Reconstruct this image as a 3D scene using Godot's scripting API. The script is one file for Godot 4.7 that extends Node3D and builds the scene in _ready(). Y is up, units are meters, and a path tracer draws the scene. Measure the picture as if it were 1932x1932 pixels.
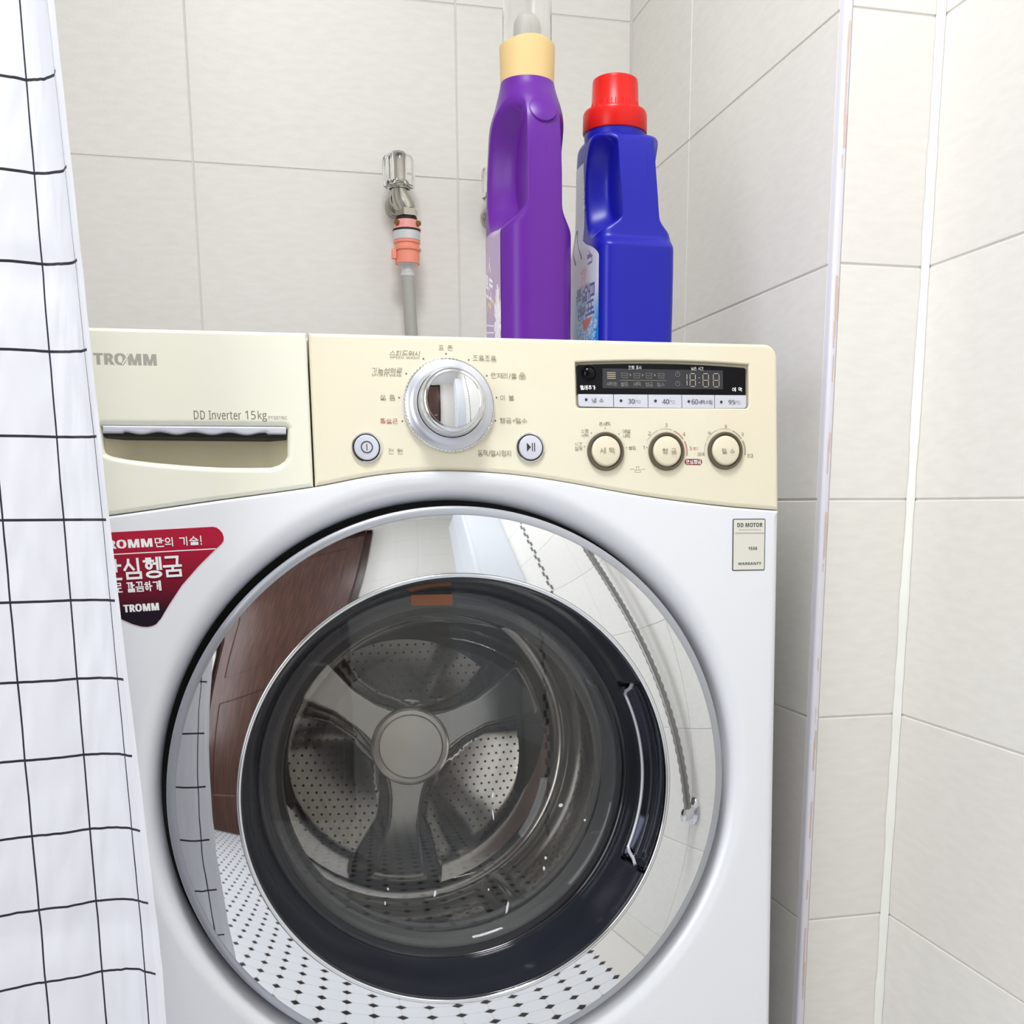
extends Node3D
# A tiled laundry corner: an off-white front-loading washer with a yellowed panel, two bottles on top, a tap behind, a gridded curtain.

const FLOOR_Y := -1.331
const CEIL_Y := 1.08
const WALL_F := 3.05
const WALL_L := -2.05
const PIER_Z := 0.6994
const PIER_W := 0.1135
const HINGE := Vector3(-0.4308, -0.7864, 0.7915)
const TOP_Y := -0.3478

var M := {}
var FX: Transform3D          # the leaning front of the washer: u right, v up, w towards the room; origin in the middle of the door
var DX: Transform3D          # the drum, tipped back a little
var PX: Transform3D          # the control panel, leaning a little more
var tile_cache := {}


func _ready() -> void:
	set_camera()
	set_light()
	make_materials()
	make_room()
	make_washer()
	make_softener(Vector3(-0.3110, TOP_Y, 0.587), 0.02)
	make_detergent(Vector3(-0.2005, TOP_Y, 0.578), 0.03)
	make_tap("water_tap", "chrome tap with clear fluted handle, feeding the grey hose with coral connector", Vector3(-0.3855, 0.0, 0.0))
	make_tap("water_tap_001", "clear-handled tap on the back wall half hidden behind the purple bottle", Vector3(-0.2335, -0.008, 0.0))
	make_hose()
	make_curtain()
	make_backdrop()


func set_camera() -> void:
	var cam := Camera3D.new()
	cam.name = "camera"
	cam.projection = Camera3D.PROJECTION_FRUSTUM
	cam.near = 0.05
	cam.far = 30.0
	cam.size = 0.05 * 1932.0 / 2075.88
	cam.frustum_offset = Vector2(0.05 * (966.0 - 1005.34) / 2075.88, 0.05 * (1367.41 - 966.0) / 2075.88)
	cam.transform = Transform3D(Basis(Vector3(0.9724, -0.0028, 0.2334), Vector3(0.0482, 0.9807, -0.1894), Vector3(-0.2284, 0.1954, 0.9538)).orthonormalized(), Vector3(-0.6092, -0.5055, 1.8497))
	add_child(cam)
	cam.current = true


func set_light() -> void:
	var e := Environment.new()
	e.background_mode = Environment.BG_COLOR
	e.background_color = Color(0.02, 0.02, 0.02)
	e.tonemap_mode = Environment.TONE_MAPPER_LINEAR
	e.tonemap_exposure = 3.48
	e.sdfgi_enabled = true
	e.ssao_enabled = true
	e.ssil_enabled = true
	var w := WorldEnvironment.new()
	w.name = "surroundings"
	w.environment = e
	add_child(w)
	var a := AreaLight3D.new()  # ceiling lamp out of view, placed to light the walls and the washer
	a.name = "unseen_lamp_light"
	a.area_size = Vector2(0.42, 0.42)
	a.light_color = Color(0.985, 0.99, 1.0)
	a.light_energy = 0.58
	a.area_range = 8.0
	a.area_attenuation = 2.0
	a.shadow_enabled = true
	a.position = Vector3(-0.6, CEIL_Y - 0.085, 1.36)
	a.rotation_degrees.x = -90
	add_child(a)
	var d := AreaLight3D.new()       # added fill light, set before the added window in the left wall
	d.name = "added_window_fill"
	d.area_size = Vector2(1.04, 1.44)
	d.light_color = Color(0.97, 0.985, 1.0)
	d.light_energy = 0.5
	d.area_range = 8.0
	d.area_attenuation = 2.0
	d.shadow_enabled = true
	d.position = Vector3(WALL_L + 0.035, 0.0, 2.35)
	d.rotation_degrees.y = -90
	add_child(d)


# ---------- shapes ----------
class Shape:
	var v := PackedVector3Array()
	var n := PackedVector3Array()
	var uv := PackedVector2Array()
	var col := PackedColorArray()
	var ix := PackedInt32Array()
	var xf := Transform3D()

	func vert(p: Vector3, nn: Vector3, t := Vector2.ZERO, c := Color.WHITE) -> int:
		v.append(xf * p)
		n.append((xf.basis * nn).normalized())
		uv.append(t)
		col.append(c)
		return v.size() - 1

	func tri(a: int, b: int, c: int) -> void:
		var g := (v[b] - v[a]).cross(v[c] - v[a])
		if g.dot(n[a] + n[b] + n[c]) > 0.0:
			ix.append_array(PackedInt32Array([a, c, b]))
		else:
			ix.append_array(PackedInt32Array([a, b, c]))

	func quad(a: int, b: int, c: int, d: int) -> void:
		tri(a, b, c)
		tri(a, c, d)

	func flat(a: Vector3, b: Vector3, c: Vector3, d: Vector3, nn: Vector3, cc := Color.WHITE) -> void:
		quad(vert(a, nn, Vector2(0, 0), cc), vert(b, nn, Vector2(1, 0), cc), vert(c, nn, Vector2(1, 1), cc), vert(d, nn, Vector2(0, 1), cc))

	# a surface of revolution round the own z axis (or y, with about_y); profile x = radius, y = along; normals lie right of the way one walks
	func lathe(prof: Array, seg := 64, about_y := false, crease := 38.0, a0 := 0.0, a1 := TAU) -> void:
		var m := prof.size()
		var nrm: Array = []
		for i in m - 1:
			var t: Vector2 = (prof[i + 1] - prof[i])
			t = t.normalized()
			nrm.append(Vector2(t.y, -t.x))
		for i in m - 1:
			var na: Vector2 = nrm[i]
			var nb: Vector2 = nrm[i]
			if i > 0 and rad_to_deg(nrm[i].angle_to(nrm[i - 1])) < crease and rad_to_deg(nrm[i].angle_to(nrm[i - 1])) > -crease:
				na = (nrm[i] + nrm[i - 1]).normalized()
			if i < m - 2 and absf(rad_to_deg(nrm[i].angle_to(nrm[i + 1]))) < crease:
				nb = (nrm[i] + nrm[i + 1]).normalized()
			var pa: Vector2 = prof[i]
			var pb: Vector2 = prof[i + 1]
			var base := v.size()
			for j in seg + 1:
				var a := a0 + (a1 - a0) * j / seg
				var c := cos(a)
				var s := sin(a)
				for k in 2:
					var p := pa if k == 0 else pb
					var q := na if k == 0 else nb
					var t2 := Vector2(float(j) / seg, (i + k) / float(m - 1))
					if about_y:
						vert(Vector3(p.x * c, p.y, p.x * s), Vector3(q.x * c, q.y, q.x * s), t2)
					else:
						vert(Vector3(p.x * c, p.x * s, p.y), Vector3(q.x * c, q.x * s, q.y), t2)
			for j in seg:
				var o := base + j * 2
				quad(o, o + 1, o + 3, o + 2)

	# a grid of points; normals from its own slopes, turned outwards from the middle (or along «out»)
	func grid(rows: Array, closed := false, out := Vector3.ZERO, tint = null) -> void:
		var h := rows.size()
		var w: int = rows[0].size()
		var base := v.size()
		var mid := Vector3.ZERO
		for r in rows:
			for p in r:
				mid += p
		mid /= float(h * w)
		var nn := PackedVector3Array()
		var sum := 0.0
		for j in h:
			for i in w:
				var l: Vector3 = rows[j][(i - 1 + w) % w] if closed else rows[j][maxi(i - 1, 0)]
				var r2: Vector3 = rows[j][(i + 1) % w] if closed else rows[j][mini(i + 1, w - 1)]
				var d: Vector3 = rows[maxi(j - 1, 0)][i]
				var u: Vector3 = rows[mini(j + 1, h - 1)][i]
				var q := (r2 - l).cross(u - d).normalized()
				nn.append(q)
				sum += q.dot(out if out != Vector3.ZERO else (rows[j][i] - mid).normalized())
		var s := 1.0 if sum >= 0.0 else -1.0
		for j in h:
			for i in w:
				vert(rows[j][i], nn[j * w + i] * s, Vector2(float(i) / (w if closed else w - 1), 1.0 - float(j) / (h - 1)), tint[j][i] if tint else Color.WHITE)
		for j in h - 1:
			for i in (w if closed else w - 1):
				var i2 := (i + 1) % w
				quad(base + j * w + i, base + j * w + i2, base + (j + 1) * w + i2, base + (j + 1) * w + i)

	func fan(ring: PackedVector3Array, nn: Vector3) -> void:
		var mid := Vector3.ZERO
		for p in ring:
			mid += p
		var c := vert(mid / ring.size(), nn)
		var base := v.size()
		for p in ring:
			vert(p, nn)
		for i in ring.size():
			tri(c, base + i, base + (i + 1) % ring.size())

	static func inset(poly: PackedVector2Array, d: float) -> PackedVector2Array:
		var out := PackedVector2Array()
		var m := poly.size()
		for i in m:
			var t0 := (poly[i] - poly[(i - 1 + m) % m]).normalized()
			var t1 := (poly[(i + 1) % m] - poly[i]).normalized()
			var n0 := Vector2(t0.y, -t0.x)
			var n1 := Vector2(t1.y, -t1.x)
			var b := (n0 + n1).normalized()
			out.append(poly[i] - b * d / maxf(b.dot(n0), 0.35))
		return out

	func cap(poly: PackedVector2Array, z: float, nn: Vector3, c := Color.WHITE, grad = null) -> void:
		var base := v.size()
		for p in poly:
			vert(Vector3(p.x, p.y, z), nn, p, grad.call(p) if grad != null else c)
		var t := Geometry2D.triangulate_polygon(poly)
		for k in range(0, t.size(), 3):
			tri(base + t[k], base + t[k + 1], base + t[k + 2])

	# walls between rings of the same outline (each [inset, z]); a positive inset moves inwards
	func walls(poly: PackedVector2Array, steps: Array, inside := false) -> void:
		var m := poly.size()
		var rings: Array = []
		for s in steps:
			rings.append(inset(poly, s[0]))
		var en := PackedVector2Array()
		for i in m:
			var t := (poly[(i + 1) % m] - poly[i]).normalized()
			en.append(Vector2(t.y, -t.x))
		for k in steps.size() - 1:
			var f := [steps[k], steps[k + 1]]
			for i in m:
				var i2 := (i + 1) % m
				var na := en[i]
				var nb := en[i]
				if na.dot(en[(i - 1 + m) % m]) > 0.8:
					na = (na + en[(i - 1 + m) % m]).normalized()
				if nb.dot(en[i2]) > 0.8:
					nb = (nb + en[i2]).normalized()
				var id := PackedInt32Array()
				for e in 2:
					var up: float = f[e][2]
					var side := sqrt(maxf(0.0, 1.0 - up * up)) * (-1.0 if inside else 1.0)
					var pa: Vector2 = rings[k + e][i]
					var pb: Vector2 = rings[k + e][i2]
					id.append(vert(Vector3(pa.x, pa.y, f[e][1]), Vector3(na.x * side, na.y * side, up)))
					id.append(vert(Vector3(pb.x, pb.y, f[e][1]), Vector3(nb.x * side, nb.y * side, up)))
				quad(id[0], id[1], id[3], id[2])

	# a plate: outline (counter-clockwise) pulled from z0 to z1 with a rounded front edge, a back, and holes with rounded edges
	func slab(poly: PackedVector2Array, z0: float, z1: float, bevel := 0.0, holes: Array = [], hole_bevel := 0.0, hole_depth := 0.0, back := true, grad = null) -> void:
		var steps: Array = [[0.0, z0, 0.0]]
		var k := 5 if bevel > 0.002 else 2
		if bevel > 0.0:
			for i in k + 1:
				var a := PI / 2 * i / k
				steps.append([bevel * (1.0 - cos(a)), z1 - bevel * (1.0 - sin(a)), sin(a)])
		else:
			steps.append([0.0, z1, 0.0])
		walls(poly, steps)
		var top := inset(poly, bevel) if bevel > 0.0 else poly
		var pieces: Array = [top]
		for h in holes:
			var big := inset(h, -hole_bevel)
			var hs: Array = []
			for i in 6:
				var a := PI / 2 * i / 5
				hs.append([-hole_bevel * (1.0 - sin(a)), z1 - hole_bevel * (1.0 - cos(a)), cos(a)])
			hs.append([0.0, z1 - maxf(hole_depth, hole_bevel + 0.0005), 0.0])
			walls(h, hs, true)
			var mid := 0.0
			for p in h:
				mid += p.x
			mid /= h.size()
			var next: Array = []
			for q in pieces:
				for x in [[-10.0, mid], [mid, 10.0]]:
					var half := PackedVector2Array([Vector2(x[0], -10), Vector2(x[1], -10), Vector2(x[1], 10), Vector2(x[0], 10)])
					for part in Geometry2D.intersect_polygons(q, half):
						for rest in Geometry2D.clip_polygons(part, big):
							next.append(rest)
			pieces = next
		for q in pieces:
			cap(q, z1, Vector3(0, 0, 1), Color.WHITE, grad)
		if back:
			cap(poly, z0, Vector3(0, 0, -1))

	func tube(path: PackedVector3Array, r, seg := 16, ends := true) -> void:
		var rows: Array = []
		var side := Vector3.ZERO
		for i in path.size():
			var t := (path[mini(i + 1, path.size() - 1)] - path[maxi(i - 1, 0)]).normalized()
			if side == Vector3.ZERO:
				side = t.cross(Vector3.UP if absf(t.y) < 0.9 else Vector3.RIGHT).normalized()
			side = (side - t * side.dot(t)).normalized()
			var up := t.cross(side)
			var rr: float = r[i] if r is Array else r
			var ring := PackedVector3Array()
			for j in seg:
				var a := TAU * j / seg
				ring.append(path[i] + (side * cos(a) + up * sin(a)) * rr)
			rows.append(ring)
		var base := v.size()
		for i in rows.size():
			for j in seg:
				vert(rows[i][j], (rows[i][j] - path[i]).normalized(), Vector2(float(j) / seg, i))
		for i in rows.size() - 1:
			for j in seg:
				var j2 := (j + 1) % seg
				quad(base + i * seg + j, base + i * seg + j2, base + (i + 1) * seg + j2, base + (i + 1) * seg + j)
		if ends:
			fan(rows[0], (path[0] - path[1]).normalized())
			fan(rows[-1], (path[-1] - path[-2]).normalized())

	# a flat printed line of some width in the plane z
	func ribbon(pts: PackedVector2Array, w: float, z := 0.0) -> void:
		for i in pts.size() - 1:
			var t := (pts[i + 1] - pts[i])
			if t.length() < 1e-7:
				continue
			t = t.normalized()
			var s := Vector2(-t.y, t.x) * w * 0.5
			var a := pts[i] - t * w * 0.5
			var b := pts[i + 1] + t * w * 0.5
			var h := z + 0.000008 * i
			flat(Vector3(a.x - s.x, a.y - s.y, h), Vector3(b.x - s.x, b.y - s.y, h), Vector3(b.x + s.x, b.y + s.y, h), Vector3(a.x + s.x, a.y + s.y, h), Vector3(0, 0, 1))

	func disc(c: Vector2, r: float, z := 0.0, seg := 20) -> void:
		var p := PackedVector2Array()
		for i in seg:
			p.append(c + Vector2.from_angle(TAU * i / seg) * r)
		cap(p, z, Vector3(0, 0, 1))

	func mesh() -> ArrayMesh:
		var a := []
		a.resize(Mesh.ARRAY_MAX)
		a[Mesh.ARRAY_VERTEX] = v
		a[Mesh.ARRAY_NORMAL] = n
		a[Mesh.ARRAY_TEX_UV] = uv
		a[Mesh.ARRAY_COLOR] = col
		a[Mesh.ARRAY_INDEX] = ix
		var m := ArrayMesh.new()
		m.add_surface_from_arrays(Mesh.PRIMITIVE_TRIANGLES, a)
		return m


func rounded(x0: float, y0: float, x1: float, y1: float, r, k := 6) -> PackedVector2Array:
	var rr: Array = r if r is Array else [r, r, r, r]   # lower left, lower right, upper right, upper left
	var p := PackedVector2Array()
	var c := [Vector2(x0 + rr[0], y0 + rr[0]), Vector2(x1 - rr[1], y0 + rr[1]), Vector2(x1 - rr[2], y1 - rr[2]), Vector2(x0 + rr[3], y1 - rr[3])]
	for q in 4:
		if rr[q] <= 0.0:
			p.append(c[q])
			continue
		for i in k + 1:
			p.append(c[q] + Vector2.from_angle(PI + PI / 2 * q + PI / 2 * i / k) * rr[q])
	return p


func part(parent: Node, called: String, s, mat: Material, xf := Transform3D()) -> MeshInstance3D:
	var o := MeshInstance3D.new()
	o.name = called
	o.mesh = s.mesh() if s is Shape else s
	o.material_override = mat
	o.transform = xf
	parent.add_child(o, true)
	return o


func thing(called: String, label: String, category: String, at := Vector3.ZERO, yaw := 0.0) -> Node3D:
	var o := Node3D.new()
	o.name = called
	o.position = at
	o.rotation.y = yaw
	o.set_meta("label", label)
	o.set_meta("category", category)
	add_child(o, true)
	return o


func struct(called: String, label: String) -> Node3D:
	var o := Node3D.new()
	o.name = called
	o.set_meta("label", label)
	o.set_meta("kind", "structure")
	add_child(o, true)
	return o


# ---------- materials ----------
func mat(color: Color, rough := 0.5, metal := 0.0, spec := 0.5) -> StandardMaterial3D:
	var m := StandardMaterial3D.new()
	m.albedo_color = color
	m.roughness = rough
	m.metallic = metal
	m.metallic_specular = spec
	m.cull_mode = BaseMaterial3D.CULL_DISABLED
	return m


func c8(r: int, g: int, b: int) -> Color:
	return Color8(r, g, b)


func noise(freq: float, seed_: int, octaves := 3) -> FastNoiseLite:
	var f := FastNoiseLite.new()
	f.noise_type = FastNoiseLite.TYPE_SIMPLEX_SMOOTH
	f.frequency = freq
	f.seed = seed_
	f.fractal_octaves = octaves
	return f


func noise_tex(f: FastNoiseLite, lo: Color, hi: Color, size := 512) -> NoiseTexture2D:
	var t := NoiseTexture2D.new()
	t.width = size
	t.height = size
	t.seamless = true
	t.noise = f
	var g := Gradient.new()
	g.set_color(0, lo)
	g.set_color(1, hi)
	t.color_ramp = g
	return t


func tile_mat(base: Color, seed_: int) -> StandardMaterial3D:
	var m := mat(Color.WHITE, 0.42)
	m.albedo_texture = noise_tex(noise(0.012, seed_, 4), base.darkened(0.022), base.lightened(0.06))
	m.uv1_triplanar = true
	m.uv1_world_triplanar = true
	m.uv1_scale = Vector3(3.6, 13.0, 3.6)
	var nt := NoiseTexture2D.new()
	nt.width = 512
	nt.height = 512
	nt.seamless = true
	nt.noise = noise(0.09, seed_ + 5, 2)
	nt.as_normal_map = true
	nt.bump_strength = 1.6
	m.normal_enabled = true
	m.normal_texture = nt
	m.normal_scale = 0.15
	return m


func make_materials() -> void:
	for k in 3:
		M["tile%d" % k] = tile_mat([c8(237, 234, 226), c8(239, 236, 229), c8(236, 232, 225)][k], 11 + k)
	M.grout = mat(c8(222, 218, 213), 0.85)
	M.caulk = mat(c8(240, 240, 232), 0.3)
	M.trim = mat(c8(232, 230, 238), 0.35)
	M.stain = mat(c8(222, 194, 178), 0.8)
	M.ceiling = mat(c8(232, 232, 230), 0.7)
	M.white = mat(c8(232, 234, 238), 0.24)
	M.white.clearcoat_enabled = true
	M.white.clearcoat = 0.3
	M.white.clearcoat_roughness = 0.2
	M.panel = mat(Color.WHITE, 0.4)
	M.panel.albedo_texture = noise_tex(noise(0.004, 4, 2), c8(229, 219, 192), c8(230, 224, 201), 256)
	M.panel.uv1_triplanar = true
	M.panel.uv1_scale = Vector3(2, 2, 2)
	M.drawer = mat(Color.WHITE, 0.4)
	M.drawer.albedo_texture = noise_tex(noise(0.004, 9, 2), c8(232, 231, 212), c8(235, 234, 219), 256)
	M.drawer.uv1_triplanar = true
	M.drawer.uv1_scale = Vector3(2, 2, 2)
	M.cream = mat(c8(227, 218, 192), 0.42)
	M.recess = mat(c8(228, 218, 186), 0.5)
	M.silver = mat(c8(214, 216, 226), 0.34, 0.35)
	M.satin = mat(c8(206, 208, 216), 0.28, 0.55)
	M.chrome = mat(c8(226, 228, 230), 0.025, 1.0)
	M.bezel = mat(c8(176, 179, 186), 0.3, 0.6)
	M.rim = mat(c8(222, 224, 228), 0.12, 1.0)
	M.black = mat(c8(8, 8, 12), 0.16, 0.0, 0.3)
	M.matte_black = mat(c8(14, 14, 16), 0.6)
	M.funnel = mat(c8(36, 39, 48), 0.13, 0.0, 0.7)
	M.lcd = mat(c8(44, 44, 50), 0.35)
	M.olive = mat(c8(92, 82, 66), 0.3)
	M.pane = mat(Color(0.012, 0.012, 0.018, 0.29), 0.02)
	M.pane.transparency = BaseMaterial3D.TRANSPARENCY_ALPHA
	M.bowl = mat(Color(0.6, 0.62, 0.6, 0.07), 0.02)
	M.bowl.transparency = BaseMaterial3D.TRANSPARENCY_ALPHA
	M.gasket = mat(c8(126, 126, 126), 0.5)
	M.steel = mat(c8(200, 197, 191), 0.16, 1.0)
	M.hub = mat(c8(240, 235, 224), 0.22, 0.9)
	M.drum_hole = mat(c8(52, 52, 54), 0.7)
	M.orange = mat(c8(226, 122, 46), 0.5)
	M.fleck = mat(c8(222, 224, 228), 0.8)
	for k in {"grey": c8(122, 114, 98), "red": c8(166, 70, 66), "white": c8(240, 240, 240), "dim": c8(138, 134, 122), "dark": c8(44, 44, 46), "silver": c8(166, 164, 152), "badge": c8(142, 38, 46), "digit": c8(196, 186, 160)}.keys():
		M["ink_" + k] = mat({"grey": c8(122, 114, 98), "red": c8(166, 70, 66), "white": c8(240, 240, 240), "dim": c8(138, 134, 122), "dark": c8(44, 44, 46), "silver": c8(166, 164, 152), "badge": c8(142, 38, 46), "digit": c8(196, 186, 160)}[k], 0.5)
	M.ink_scale = mat(c8(168, 160, 138), 0.5)
	M.ink_red_pale = mat(c8(200, 136, 124), 0.5)
	M.print = mat(Color.WHITE, 0.4, 0.0, 0.25)
	M.print.vertex_color_use_as_albedo = true
	M.sticker_edge = mat(c8(246, 214, 220), 0.35)
	M.paper = mat(c8(222, 220, 208), 0.4)
	M.purple = mat(c8(98, 34, 146), 0.34, 0.0, 0.4)
	M.purple.subsurf_scatter_enabled = true
	M.purple.subsurf_scatter_strength = 0.05
	M.blue = mat(c8(28, 30, 160), 0.32, 0.0, 0.4)
	M.red = mat(c8(212, 30, 24), 0.3, 0.0, 0.35)
	M.collar = mat(c8(226, 196, 138), 0.4, 0.0, 0.4)
	M.clear = mat(Color(0.9, 0.9, 0.86, 0.16), 0.05)
	M.clear.transparency = BaseMaterial3D.TRANSPARENCY_ALPHA
	M.frosted = mat(c8(242, 238, 226), 0.3)
	M.frosted.transparency = BaseMaterial3D.TRANSPARENCY_ALPHA
	M.frosted.albedo_color.a = 0.75
	M.acrylic = mat(Color(1.0, 1.0, 1.0, 0.0), 0.06)
	M.acrylic.refraction_enabled = true
	M.acrylic.refraction_scale = 0.045
	M.tap = mat(c8(186, 182, 172), 0.22, 0.9)
	M.brass = mat(c8(150, 112, 70), 0.35, 0.9)
	M.coral = mat(c8(248, 152, 128), 0.4)
	M.pink = mat(c8(242, 164, 156), 0.4)
	M.hose = mat(c8(176, 176, 168), 0.5)
	M.ferrule = mat(c8(214, 216, 214), 0.35, 0.2)
	M.wood = mat(Color.WHITE, 0.3)
	M.wood.albedo_texture = noise_tex(noise(0.01, 21, 4), c8(58, 34, 28), c8(92, 60, 48))
	M.wood.uv1_triplanar = true
	M.wood.uv1_scale = Vector3(6, 0.7, 6)
	M.door_white = mat(c8(226, 230, 236), 0.3)
	M.lamp = mat(c8(250, 250, 248), 0.4)
	M.lamp.emission_enabled = true
	M.lamp.emission = Color(0.985, 0.99, 1.0)
	M.lamp.emission_energy_multiplier = 1.6
	M.fill_frost = mat(c8(226, 232, 240), 0.6)  # glowing glass of the added window, part of the fill
	M.fill_frost.emission_enabled = true
	M.fill_frost.emission = Color(0.97, 0.985, 1.0)
	M.fill_frost.emission_energy_multiplier = 0.35
	M.hem = mat(c8(236, 237, 242), 0.5)
	M.hem.backlight_enabled = true
	M.hem.backlight = Color(0.5, 0.5, 0.5)


# ---------- the room ----------
func tile_mesh(w: float, h: float) -> ArrayMesh:
	var key := "%.4f_%.4f" % [w, h]
	if not tile_cache.has(key):
		var s := Shape.new()
		s.slab(PackedVector2Array([Vector2(-w / 2, -h / 2), Vector2(w / 2, -h / 2), Vector2(w / 2, h / 2), Vector2(-w / 2, h / 2)]), -0.007, 0.0, 0.0013)
		tile_cache[key] = s.mesh()
	return tile_cache[key]


# tiles on a wall: xf puts the wall's plane (x along, y up, z out); cols are edges along x
func lay(wall: Node3D, xf: Transform3D, cols: Array, y0: float, y1: float, singly := true) -> void:
	var gap := 0.0021
	var spots: Array = []
	for r in range(int(floor(y0 / 0.25)), int(ceil(y1 / 0.25))):
		var lo := maxf(r * 0.25, y0)
		var hi := minf(r * 0.25 + 0.25, y1)
		if hi - lo < 0.01:
			continue
		for c in cols.size() - 1:
			var w: float = cols[c + 1] - cols[c] - gap
			spots.append([tile_mesh(w, hi - lo - gap), xf * Transform3D(Basis(), Vector3((cols[c] + cols[c + 1]) / 2, (lo + hi) / 2, 0.0)), (r * 7 + c * 3) % 3])
	if singly:
		for s in spots:
			part(wall, "tile", s[0], M["tile%d" % ((s[2] + 3) % 3)], s[1])
		return
	var bulk := SurfaceTool.new()
	for s in spots:
		bulk.append_from(s[0], 0, s[1])
	part(wall, "tile_field", bulk.commit(), M.tile1).set_meta("kind", "stuff")


func block(parent: Node3D, called: String, lo: Vector3, hi: Vector3, m: Material) -> MeshInstance3D:
	var s := Shape.new()
	s.slab(PackedVector2Array([Vector2(lo.x, lo.y), Vector2(hi.x, lo.y), Vector2(hi.x, hi.y), Vector2(lo.x, hi.y)]), lo.z, hi.z)
	return part(parent, called, s, m)


func make_room() -> void:
	var g := 0.0012    # the grout lies this far behind the tile faces
	var back := struct("wall_back", "beige tiled back wall behind the washing machine")
	block(back, "grout_bed", Vector3(WALL_L - 0.1, FLOOR_Y, -0.12), Vector3(0.1, CEIL_Y, -g), M.grout)
	lay(back, Transform3D(), [WALL_L, -1.8875, -1.4875, -1.0875, -0.6875, -0.2856, -0.0015], FLOOR_Y, CEIL_Y)
	var side := struct("wall_side", "beige tiled side wall right of the washing machine, running back to the corner")
	block(side, "grout_bed", Vector3(g, FLOOR_Y, -0.12), Vector3(0.1, CEIL_Y, PIER_Z - 0.05), M.grout)
	lay(side, Transform3D(Basis(Vector3(0, 0, 1), Vector3(0, 1, 0), Vector3(-1, 0, 0)), Vector3(0, 0, 0)), [0.0015, 0.2632, 0.6895], FLOOR_Y, CEIL_Y)
	var pier := struct("wall_pier", "narrow tiled pier face between the corner bead and the white caulk")
	block(pier, "grout_bed", Vector3(g, FLOOR_Y, PIER_Z - 0.05), Vector3(PIER_W + g, CEIL_Y, PIER_Z - g), M.grout)
	lay(pier, Transform3D(Basis(), Vector3(0, 0, PIER_Z)), [0.0085, PIER_W - 0.003], FLOOR_Y, CEIL_Y)
	var right := struct("wall_right", "beige tiled right wall in front of the pier")
	block(right, "grout_bed", Vector3(PIER_W + g, FLOOR_Y, PIER_Z - 0.1), Vector3(PIER_W + 0.12, CEIL_Y, WALL_F + 0.1), M.grout)
	var mosaic := Shape.new()
	mosaic.xf = Transform3D(Basis(Vector3(0, 0, 1), Vector3(0, 1, 0), Vector3(-1, 0, 0)), Vector3(PIER_W, 0, 1.86))
	for k in 62:
		for i in 2:
			if (k + i) % 2 == 0:
				mosaic.slab(rounded(i * 0.022 - 0.022, k * 0.03 - 1.2, i * 0.022, k * 0.03 - 1.175, 0.001, 2), 0.0, 0.003, 0.0005)
	part(right, "mosaic_strip", mosaic, M.funnel).set_meta("kind", "stuff")
	lay(right, Transform3D(Basis(Vector3(0, 0, 1), Vector3(0, 1, 0), Vector3(-1, 0, 0)), Vector3(PIER_W, 0, 0)), [PIER_Z + 0.002, 1.1, 1.5, 1.9, 2.3, 2.7, WALL_F], FLOOR_Y, CEIL_Y)
	var front := struct("wall_front", "tiled wall behind the viewer, mirrored in the chrome of the washer door")
	block(front, "grout_bed", Vector3(WALL_L - 0.1, FLOOR_Y, WALL_F + g), Vector3(PIER_W + 0.12, CEIL_Y, WALL_F + 0.12), M.grout)
	var fc: Array = []
	for k in 7:
		fc.append(minf(-PIER_W + 0.4 * k, -WALL_L))
	lay(front, Transform3D(Basis(Vector3(-1, 0, 0), Vector3(0, 1, 0), Vector3(0, 0, -1)), Vector3(0, 0, WALL_F)), fc, FLOOR_Y, CEIL_Y, false)
	var left := struct("wall_left", "tiled wall left of the curtain, seen only in reflections")
	block(left, "grout_bed", Vector3(WALL_L - 0.12, FLOOR_Y, -0.12), Vector3(WALL_L - g, CEIL_Y, WALL_F + 0.12), M.grout)
	var lc: Array = []
	for k in 9:
		lc.append(minf(0.4 * k, WALL_F))
	lay(left, Transform3D(Basis(Vector3(0, 0, -1), Vector3(0, 1, 0), Vector3(1, 0, 0)), Vector3(WALL_L, 0, WALL_F)), lc, FLOOR_Y, CEIL_Y, false)
	var win := struct("added_window_1", "added frosted window in the left wall, out of view, there for fill light, with a white frame")  # added window, there only to carry the fill light
	win.position = Vector3(WALL_L, 0.0, 2.35)
	for b in [[-0.57, -0.77, 0.57, -0.72], [-0.57, 0.72, 0.57, 0.77], [-0.57, -0.72, -0.52, 0.72], [0.52, -0.72, 0.57, 0.72], [-0.02, -0.72, 0.02, 0.72]]:
		var fs := Shape.new()
		fs.xf = Transform3D(Basis(Vector3(0, 0, -1), Vector3(0, 1, 0), Vector3(1, 0, 0)), Vector3.ZERO)
		fs.slab(rounded(b[0], b[1], b[2], b[3], 0.002, 2), 0.0, 0.03, 0.003)
		part(win, "added_window_frame", fs, M.white)
	for k in 2:
		var ps := Shape.new()
		ps.xf = Transform3D(Basis(Vector3(0, 0, -1), Vector3(0, 1, 0), Vector3(1, 0, 0)), Vector3.ZERO)
		ps.slab(rounded(-0.52 + 0.54 * k, -0.72, -0.02 + 0.54 * k, 0.72, 0.001, 2), 0.002, 0.010)
		part(win, "window_pane", ps, M.fill_frost)  # these panes belong to the added window and glow as fill
	var ceil := struct("ceiling", "plain white ceiling")
	block(ceil, "ceiling_board", Vector3(WALL_L - 0.12, CEIL_Y, -0.12), Vector3(PIER_W + 0.12, CEIL_Y + 0.1, WALL_F + 0.12), M.ceiling)
	make_floor()
	# the corner bead along the pier's edge and the caulk in the corner
	var bead := struct("trim_1", "white plastic corner bead along the edge of the pier, stained pinkish in places")
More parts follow.
